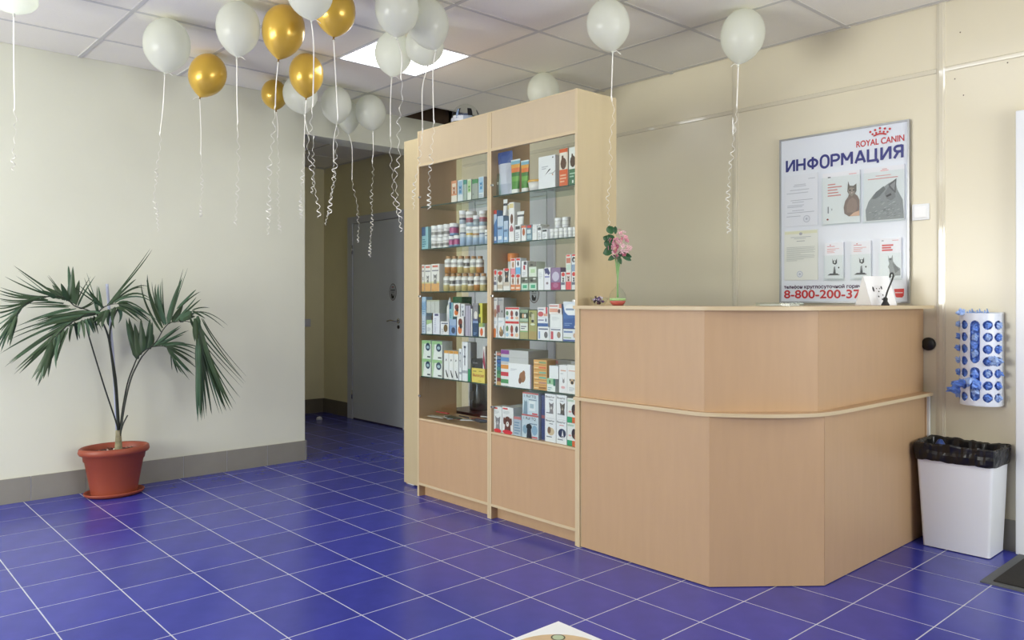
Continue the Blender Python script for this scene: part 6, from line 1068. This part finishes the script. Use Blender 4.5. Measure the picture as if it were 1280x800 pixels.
# ================================================================ ON THE COUNTER
zt = 1.182
t = thing('flower_vase', 'round glass vase with pink and green bands holding flower stems', 'vase', (1.385, 1.0, zt))
MB().lathe((1.385, 1.0, zt), [(.026, 0), (.036, .012), (.041, .032), (.038, .055), (.026, .075), (.012, .088), (.008, .098), (.011, .106)], M_GLASS, n=28, cap=False).build('glass_bulb', parent=t)
MB().lathe((1.385, 1.0, zt+.0015), [(.024, 0), (.034, .012), (.0385, .022)], mat('#c9645a', .4), n=28).build('red_sand', parent=t)
MB().lathe((1.385, 1.0, zt+.0245), [(.0385, 0), (.039, .012)], mat('#a9c98a', .4), n=28).build('green_sand', parent=t)
t = thing('pink_flowers', 'cluster of small pink flowers with dark green leaves in the glass vase', 'flowers', (1.385, 1.0, zt+.04))
ms = mat('#7fa868', .45, 0, 'flower_stem'); rp = random.Random(12)
fc = Vector((1.385, 1.0, 1.475)); rtv = Vector((math.cos(YAW), math.sin(YAW), 0)); fwv = Vector((-math.sin(YAW), math.cos(YAW), 0))
for dx in (-.004, .0, .004): MB().tube(smoothpath([(1.385+dx*.5, 1.0, zt+.04), (1.385+dx*.8, 1.0-dx, zt+.12), tuple(Vector((1.385, 1.0, 1.42))+rtv*dx*3)], 4), .0035, ms, n=6).build('stem', parent=t)
pk = [mat('#e6a2b4', .5, 0, 'petal_pink'), mat('#f0c9cf', .5, 0, 'petal_pale'), mat('#c96a86', .5, 0, 'petal_deep')]
for i in range(90):
    d = Vector((rp.gauss(0, 1), rp.gauss(0, 1), rp.gauss(0, 1))).normalized()*rp.uniform(.6, 1)
    p = fc+rtv*(.006+d.x*.058)+fwv*d.y*.04+Vector((0, 0, d.z*.072)); nrm = (d+Vector((0, 0, .2))-fwv*.3).normalized()
    ta = nrm.orthogonal().normalized(); tb_ = nrm.cross(ta); m = pk[rp.choice([0, 0, 1, 1, 2])]; b = MB(); a0 = rp.random()*6
    for k in range(6):
        a = a0+2*PI*k/6; u = ta*math.cos(a)+tb_*math.sin(a); w = nrm.cross(u); L = rp.uniform(.010, .015)
        b.add([p, p+u*L*.55+w*L*.22+nrm*.003, p+u*L+nrm*.001, p+u*L*.55-w*L*.22+nrm*.003], [[0, 1, 2, 3]], m, False)
    b.add([p+nrm*.002+ta*.002, p+nrm*.002+tb_*.002, p+nrm*.002-ta*.002, p+nrm*.002-tb_*.002], [[0, 1, 2, 3]], mat('#8a5a3c')); b.build('flower_head', parent=t)
ml = mat('#2f5a34', .4, 0, 'flower_leaf', var=.1, scale=30)
def leaf(c, u, n_, L, w, name='leaf', m=ml):
    u = u.normalized(); n_ = Vector(n_); s_ = u.cross(n_).normalized(); b = MB(); V = []
    for k in range(6):
        f = k/5; ww = w*math.sin(PI*min(1, f*.93+.05))**.7; q_ = c+u*L*f-Vector((0, 0, 1))*L*.2*f*f
        V += [q_-s_*ww+n_*.004*f, q_-n_*.003, q_+s_*ww+n_*.004*f]
    b.add(V, [[3*k, 3*k+1, 3*k+4, 3*k+3] for k in range(5)]+[[3*k+1, 3*k+2, 3*k+5, 3*k+4] for k in range(5)], m, True); b.build(name, parent=t)
bs = Vector((1.385, 1.0, 1.42))
for (a, h_, x, y, L, w) in ((-.030, .105, -.3, 1, .05, .020), (-.012, .105, -.05, 1, .045, .010), (-.038, .075, -.7, .5, .04, .016), (-.022, .045, -.8, .6, .055, .022), (-.022, .03, -.6, -.1, .05, .022), (-.010, .0, -.9, -.3, .04, .012), (.015, .005, 1, .0, .05, .013), (.02, .0, .8, -.25, .045, .012), (.0, -.002, .3, -.6, .035, .010), (-.02, .06, -.5, 1, .06, .018), (.0, .005, 1, .35, .045, .014)):
    leaf(bs+rtv*a+Vector((0, 0, h_))-fwv*.01, rtv*x+Vector((0, 0, y)), -fwv, L, w)
t = thing('sweets_bowl', 'small clear glass bowl of wrapped sweets left of the vase', 'bowl', (1.268, 1.0, zt))
MB().lathe((1.268, 1.0, zt), [(.022, 0), (.030, .008), (.040, .022), (.047, .040), (.0445, .040), (.037, .022), (.026, .010), (0, .006)], M_GLASS, n=28, cap=False).build('glass_bowl', parent=t)
rp = random.Random(3)
for i in range(22):
    a, r, z = rp.random()*6.28, rp.uniform(0, .026), rp.uniform(.014, .038); c = Vector((1.268+r*math.cos(a), 1.0+r*math.sin(a), zt+z)); m = mat(['#d9cfe0', '#5a3a6c', '#b9a0cc', '#7a3f52', '#e9e4ea', '#3c2c3c'][i % 6], .3)
    d = Vector((rp.uniform(-1, 1), rp.uniform(-1, 1), rp.uniform(-.5, .5))).normalized()
    tag(MB().lathe(c-d*.009, [(.006, 0), (.002, .003), (.005, .006), (.005, .013), (.002, .016), (.006, .019)], m, n=7, axis=d).build('wrapped_sweet', loc=c), '%s wrapped sweet, %s of the glass bowl' % (['pale lilac', 'dark purple', 'lilac', 'maroon', 'white', 'black'][i % 6], ('low down' if z < .026 else 'near the top')+(' on the left' if r*math.cos(a)*.67+r*math.sin(a)*.74 < -.006 else (' on the right' if r*math.cos(a)*.67+r*math.sin(a)*.74 > .006 else ' in the middle'))), 'sweet', 'wrapped sweets in the glass bowl')
t = thing('clear_tray', 'low clear plastic tray of papers on the counter top', 'tray', (2.09, 1.25, zt))
q = MB(); q.box(2.005, 2.165, 1.19, 1.31, zt, zt+.002, M_GLASS)
for a, b_, c, d in ((2.005, 2.165, 1.19, 1.192), (2.005, 2.165, 1.308, 1.31), (2.005, 2.007, 1.192, 1.308), (2.163, 2.165, 1.192, 1.308)): q.box(a, b_, c, d, zt+.002, zt+.016, M_GLASS)
q.build('tray', parent=t)
MB().box(2.02, 2.15, 1.20, 1.30, zt+.003, zt+.009, mat('#d4d3cc', .5)).build('paper_stack', parent=t)
# tent card with a spotted dog
t = thing('tent_card', 'white folded display card with a spotted puppy on the counter top', 'display card', (2.13, 2.18, zt))
def onc(u, v, dd=0): return Vector((2.125, 2.18, zt))+rtv*u+fwv*dd+Vector((0, 0, v))
mw = mat('#eceef2', .35); b = MB()
F_ = [onc(-.047, .001, .0), onc(.083, .001, .0), onc(.052, .150, .025), onc(-.078, .150, .025)]; Bk = [p+fwv*.004 for p in F_]
b.add(F_+Bk, [[0, 1, 2, 3], [4, 7, 6, 5], [0, 4, 5, 1], [1, 5, 6, 2], [2, 6, 7, 3], [3, 7, 4, 0]], mw).build('front_card', parent=t)
b = MB(); G_ = [onc(-.105, .001, .055), onc(-.049, .001, .0), onc(-.080, .149, .0245)]; Gk = [p+fwv*.003 for p in G_]
b.add(G_+Gk, [[0, 1, 2], [3, 5, 4], [0, 3, 4, 1], [1, 4, 5, 2], [2, 5, 3, 0]], mat('#d8d8d6', .4)).build('side_wing', parent=t)
b = MB()
def cp(pts, col, k): 
    def w_(u, v): p0 = F_[0].lerp(F_[1], u); p1 = F_[3].lerp(F_[2], u); return p0.lerp(p1, v)-fwv*(.0006+.0004*k)
    b.add([w_(u, v) for u, v in pts], [list(range(len(pts)))], mat(col, .4))
def ce(u, v, a, c, col, k): cp([(u+a*math.cos(2*PI*i/12), v+c*math.sin(2*PI*i/12)) for i in range(12)], col, k)
cp([(.3, .06), (.62, .06), (.6, .3), (.52, .42), (.36, .42), (.28, .3)], '#d9dbe0', 0); ce(.42, .55, .15, .14, '#e3e4e8', 1)
for u, v, a, c in ((.25, .55, .035, .09), (.38, .57, .022, .02), (.5, .57, .022, .02), (.44, .47, .028, .025), (.58, .6, .03, .06), (.38, .3, .03, .03), (.5, .2, .035, .03), (.56, .35, .02, .03)): ce(u, v, a, c, '#26262c', 2)
b.build('puppy_print', parent=t)
t = thing('counter_pen', 'black pen standing curved in a black round holder before the white card', 'pen', tuple(onc(.0, 0, -.05)))
c = onc(.0, 0, -.05)
MB().lathe(c, [(.020, 0), (.019, .006), (.010, .022), (.012, .034), (.006, .042)], M_BLACK, n=20).build('pen_holder', parent=t)
MB().tube(smoothpath([tuple(c+Vector((0, 0, .035))), tuple(c+rtv*.012+Vector((0, 0, .075))), tuple(c+rtv*.030+Vector((0, 0, .118))), tuple(c+rtv*.040+Vector((0, 0, .148))), tuple(c+rtv*.036+Vector((0, 0, .162))), tuple(c+rtv*.026+Vector((0, 0, .158))), tuple(c+rtv*.023+Vector((0, 0, .140)))], 4), .0042, M_BLACK, n=8).build('pen', parent=t)

# ================================================================ POTTED PALM
t = thing('potted_palm', 'potted palm with long drooping fronds against the pale left wall', 'plant', (-1.44, -.44, 0))
mt = mat('#93452f', .45, 0, 'terracotta_plastic', var=.03, scale=8)
pc = (-1.452, -.452); kx, ky = .155, .200
def oval(name, prof, m, n=48, ribs=False):
    b = MB(); V = []
    for f, z, rb_ in prof:
        for i in range(n):
            a = 2*PI*i/n; rr = f*(1-(.012 if (ribs and rb_ and i % 2) else 0)); V.append((pc[0]+kx*rr*math.cos(a), pc[1]+ky*rr*math.sin(a), z))
    b.add(V, [[j*n+i, j*n+(i+1) % n, (j+1)*n+(i+1) % n, (j+1)*n+i] for j in range(len(prof)-1) for i in range(n)], m, True)
    b.add(V[:n], [list(range(n))[::-1]], m); return b.build(name, parent=t)
oval('planter', [(.66, .010, 1), (.66, .016, 1), (.84, .215, 1), (.875, .222, 0), (.90, .255, 0), (.985, .262, 0), (1.02, .275, 0), (1.0, .297, 0), (.95, .303, 0), (.90, .295, 0), (.86, .262, 0)], mt, 72, True)
oval('saucer', [(.70, .0, 0), (.84, .010, 0), (.875, .024, 0), (.855, .028, 0), (.80, .012, 0), (.72, .008, 0)], mt, 48)
oval('soil', [(.87, .262, 0), (.868, .266, 0), (0.001, .272, 0)], mat('#4a2c22', .9, 0, 'potting_soil', var=.35, scale=60, bump=1, bscale=80), 40)
rp = random.Random(2); q = MB()
for i in range(26):
    a, r = rp.random()*6.28, rp.uniform(.2, .75); q.lathe((pc[0]+kx*r*math.cos(a), pc[1]+ky*r*math.sin(a), .266), [(.008, 0), (.010, .005), (.004, .011)], mat(['#8a6a58', '#6a3c2e', '#c9c0b4'][i % 3], .8), n=6)
q.build('pebbles', parent=t, kind='stuff')
MB().tube(smoothpath([(-1.445, -.432, .262), (-1.445, -.430, .31), (-1.44, -.432, .36), (-1.44, -.434, .40)], 4), lambda f: .024-.010*f, mat('#8a8468', .7, 0, 'fibrous_trunk', var=.3, scale=40), n=12).build('trunk', parent=t)
MB().tube([(-1.47, -.49, 1.309), (-1.46, -.454, .811), (-1.45, -.432, .27)], .0085, mat('#b4bad2', .35, 0, 'lilac_plastic_stake'), n=8).build('support_stake', parent=t)
M_STEM = mat('#232a20', .4, 0, 'dark_palm_stem', var=.1, scale=30); M_LEAF = mat('#2c4426', .42, 0, 'palm_leaflet', var=.16, scale=14); M_LEAF2 = mat('#3c5a40', .42, 0, 'palm_leaflet_pale', var=.14, scale=14)
for P, r0_, r1_ in STEMS: MB().tube(smoothpath(P, 5), r0_, M_STEM, n=7, r1=r1_).build('stalk', parent=t)
camd = Vector((CAM.x, CAM.y, 1.2)); rp = random.Random(7)
for rach, leaves in FRONDS:
    fr = MB().tube(smoothpath(rach, 4), .0042, M_STEM, n=6, r1=.0016).build('frond', parent=t)
    dup_ = []
    for q_ in leaves:
        dup_.append(q_)
        if rp.random() < .6:                             # neighbours between the main leaflets
            j = [rp.uniform(-1, 1) for _ in range(6)]; b0, m0, t0_, w0 = q_
            dup_.append(((b0[0], b0[1]+.012*j[0], b0[2]+.008*j[1]), (m0[0]+.01*j[2], m0[1]+.02*j[3], m0[2]+.018*j[4]), (t0_[0]+.02*j[5], t0_[1]+.035*j[3], t0_[2]+.03*j[4]), w0*.75))
    for base, mid, tip, wd in dup_:
        wd *= 1.25
        B, Mi, Ti = Vector(base), Vector(mid), Vector(tip); n = 8; V = []; Cc = 2*Mi-.5*(B+Ti)
        face = Vector((.75, rp.uniform(-.55, .05), rp.uniform(-.1, .5))).normalized()
        for k in range(n+1):
            f = k/n; p = B*(1-f)**2+Cc*2*f*(1-f)+Ti*f*f; tg = (Cc-B)*(1-f)+(Ti-Cc)*f; s_ = tg.cross(face)
            s_ = s_.normalized() if s_.length > 1e-6 else Vector((0, 0, 1)); w = wd*.5*(min(1, f*5+.35))*(1-f**2.2)**.8+.0003
            nn = s_.cross(tg).normalized()
            for q_ in (p-s_*w, p+nn*w*.35, p+s_*w):
                if q_.x < -1.612: q_.x = -1.612
                V.append(q_)
        b = MB(); b.add(V, [[3*k+c_, 3*k+c_+1, 3*k+c_+4, 3*k+c_+3] for k in range(n) for c_ in (0, 1)], M_LEAF2 if rp.random() < .3 else M_LEAF, True)
        b.build('leaflet', parent=fr)

# ================================================================ BALLOONS
M_BW = latex('white_latex', '#f0f2e9', .55); M_BG = mat('#d8b045', .28, .35, 'pearl_gold_latex', coat=.3); M_RIB = mat('#f0eee6', .35, 0, 'white_ribbon')
M_CB = glass('clear_film', (.93, .94, .93)); 
BL = ['white balloon cut by the left top corner of the picture', 'white balloon against the left wall, left of the small gold one', 'small gold balloon low over the left wall, between two white balloons',
 'white balloon between the small gold and the big gold balloon', 'big gold balloon touching the ceiling, left of the cut-off white one', 'white balloon cut by the picture top, between two gold balloons',
 'gold balloon cut by the picture top, right of the cut-off white one', 'darker gold balloon farthest back near the wall corner', 'gold balloon in front of a white one, low in the middle of the cluster',
 'white balloon half hidden behind the low gold balloon', 'white balloon crossed by a ribbon, in front of the far small one', 'far white balloon half hidden between two nearer white balloons',
 'white balloon hanging in front of the beam, lowest of the cluster', 'large white balloon cut by the top, left of the ceiling light', 'large grey-white balloon overlapping the ceiling light on the right',
 'translucent white balloon glowing before the left half of the ceiling light', 'white balloon partly behind the large grey-white one before the light', 'white balloon whose ribbon hangs down over the flowers',
 'white balloon near the back wall left of the information board', 'white balloon half hidden behind the cabinet top', 'clear balloon with black and blue print behind the cabinet top']
for k, (kind, D, c, kn, path, endz) in enumerate(BALLOONS):
    c = Vector(c); kn = Vector(kn); R0 = D/2; ax = (c-kn); L = ax.length; ax.normalize()
    t = thing('balloon', BL[k], 'balloon', tuple(kn), 'balloons under the ceiling')
    m = {'w': M_BW, 'g': M_BG, 'm': M_CB}[kind]; prof = []; up = min(HC-.003-c.z, R0*1.14)
    LL = L
    for i in range(15):                                  # from the neck up to the crown
        f = i/14; th = -PI/2+PI*f
        if th < 0:
            s_ = math.sin(th*.5-0)/math.sin(PI/4); z = s_*LL; r = R0*(1-abs(s_)**2.35)**.82 if s_ > -.999 else 0
        else: z = math.sin(th)*up; r = R0*math.cos(th)
        prof.append((max(r, .004 if i == 0 else 0), z))
    prof[0] = (.006, -LL+.002)
    b = MB().lathe(c, prof, m, n=32, axis=ax, cap=False)
    env = b.build('envelope', parent=t)
    if kind == 'm':
        def patch(a0, a1, e0, e1, col):
            p_ = MB(); V = []; na_ = 6
            for j in range(5):
                e = e0+(e1-e0)*j/4
                for i in range(na_+1):
                    a = a0+(a1-a0)*i/na_; d = (-fwv*math.cos(a)+rtv*math.sin(a))*math.cos(e)+Vector((0, 0, math.sin(e))); V.append(c+Vector((d.x*R0*1.006, d.y*R0*1.006, d.z*up*1.004)))
            p_.add(V, [[j*(na_+1)+i, j*(na_+1)+i+1, (j+1)*(na_+1)+i+1, (j+1)*(na_+1)+i] for j in range(4) for i in range(na_)], mat(col, .25), True); p_.build('printed_patch', parent=t)
        patch(-.9, -.1, -.1, .22, '#e6e9f0'); patch(-.1, .5, -.1, .18, '#aab6c9'); patch(-.62, -.45, .05, .62, '#8fa4c4'); patch(-.45, -.36, .2, .66, '#1c2030'); patch(.18, .52, .12, .66, '#15161c'); patch(-.36, .2, .18, .28, '#4a5470'); patch(.95, 1.1, .3, .6, '#2a2c33'); patch(-1.1, -.7, -.1, .1, '#d9dce4')
    MB().lathe(kn-ax*.010, [(.007, 0), (.0035, .005), (.005, .012)], mat('#8a6a2a', .4) if kind == 'g' else mat('#d9dbd2', .4), n=10, axis=ax).build('knot', parent=t)
    if not path: continue
    rg = random.Random(40+k); P0 = [tuple(kn-ax*.006)]+path[1:]; pts = smoothpath(P0, 6); end = pts[-1]; zlen = end.z-endz; N_ = int(zlen/.0035)
    V = []; hw = .0029; ph = rg.random()*6; drift = 0; dvec = 0
    for i, p in enumerate(pts):
        tw = .5*math.sin(i*.35+k); s_ = (rtv*math.cos(tw)+fwv*math.sin(tw)); V.append((p-s_*hw, p+s_*hw))
    pitch = rg.uniform(.055, .085); amp = rg.uniform(.005, .0085)
    for i in range(1, N_+1):
        f = i/N_; pt_ = pitch*(1-.6*f); ph += .0035/pt_*2*PI*rg.uniform(.5, 1.5); dvec = dvec*.96+rg.uniform(-1, 1)*.00022; drift += dvec
        a_ = amp*min(1, f*4+.1)*(1+.5*math.sin(i*.11+k)); cpt = Vector((end.x, end.y, end.z-i*.0035))+rtv*(drift+a_*math.cos(ph))+fwv*(a_*math.sin(ph))
        o_ = Vector((0, 0, 1))*.85+rtv*.5*math.sin(ph); o_.normalize(); h2 = hw*1.4 
        blend = min(1, i/8); s_ = (rtv*(1-blend)+o_*blend).normalized(); V.append((cpt-s_*h2, cpt+s_*h2))
    if k in (17, 18, 3, 13): pass
    b = MB(); vv = [q_ for pr2 in V for q_ in pr2]; b.keep = True
    b.add(vv, [[2*i, 2*i+1, 2*i+3, 2*i+2] for i in range(len(V)-1)], M_RIB, True); ro = b.build('ribbon', parent=t)
    so = ro.modifiers.new('thick', 'SOLIDIFY'); so.thickness = .0008
    # short free tail at the knot
    s2 = rg.choice([-1, 1]); tl = smoothpath([tuple(kn-ax*.004), tuple(kn+rtv*.02*s2+Vector((0, 0, .004))), tuple(kn+rtv*.042*s2-Vector((0, 0, .012)))], 4)
    if k in (1, 2, 3, 5, 13, 15, 17, 18): MB().tube(tl, .0016, M_RIB, n=5).build('ribbon_tail', parent=t)
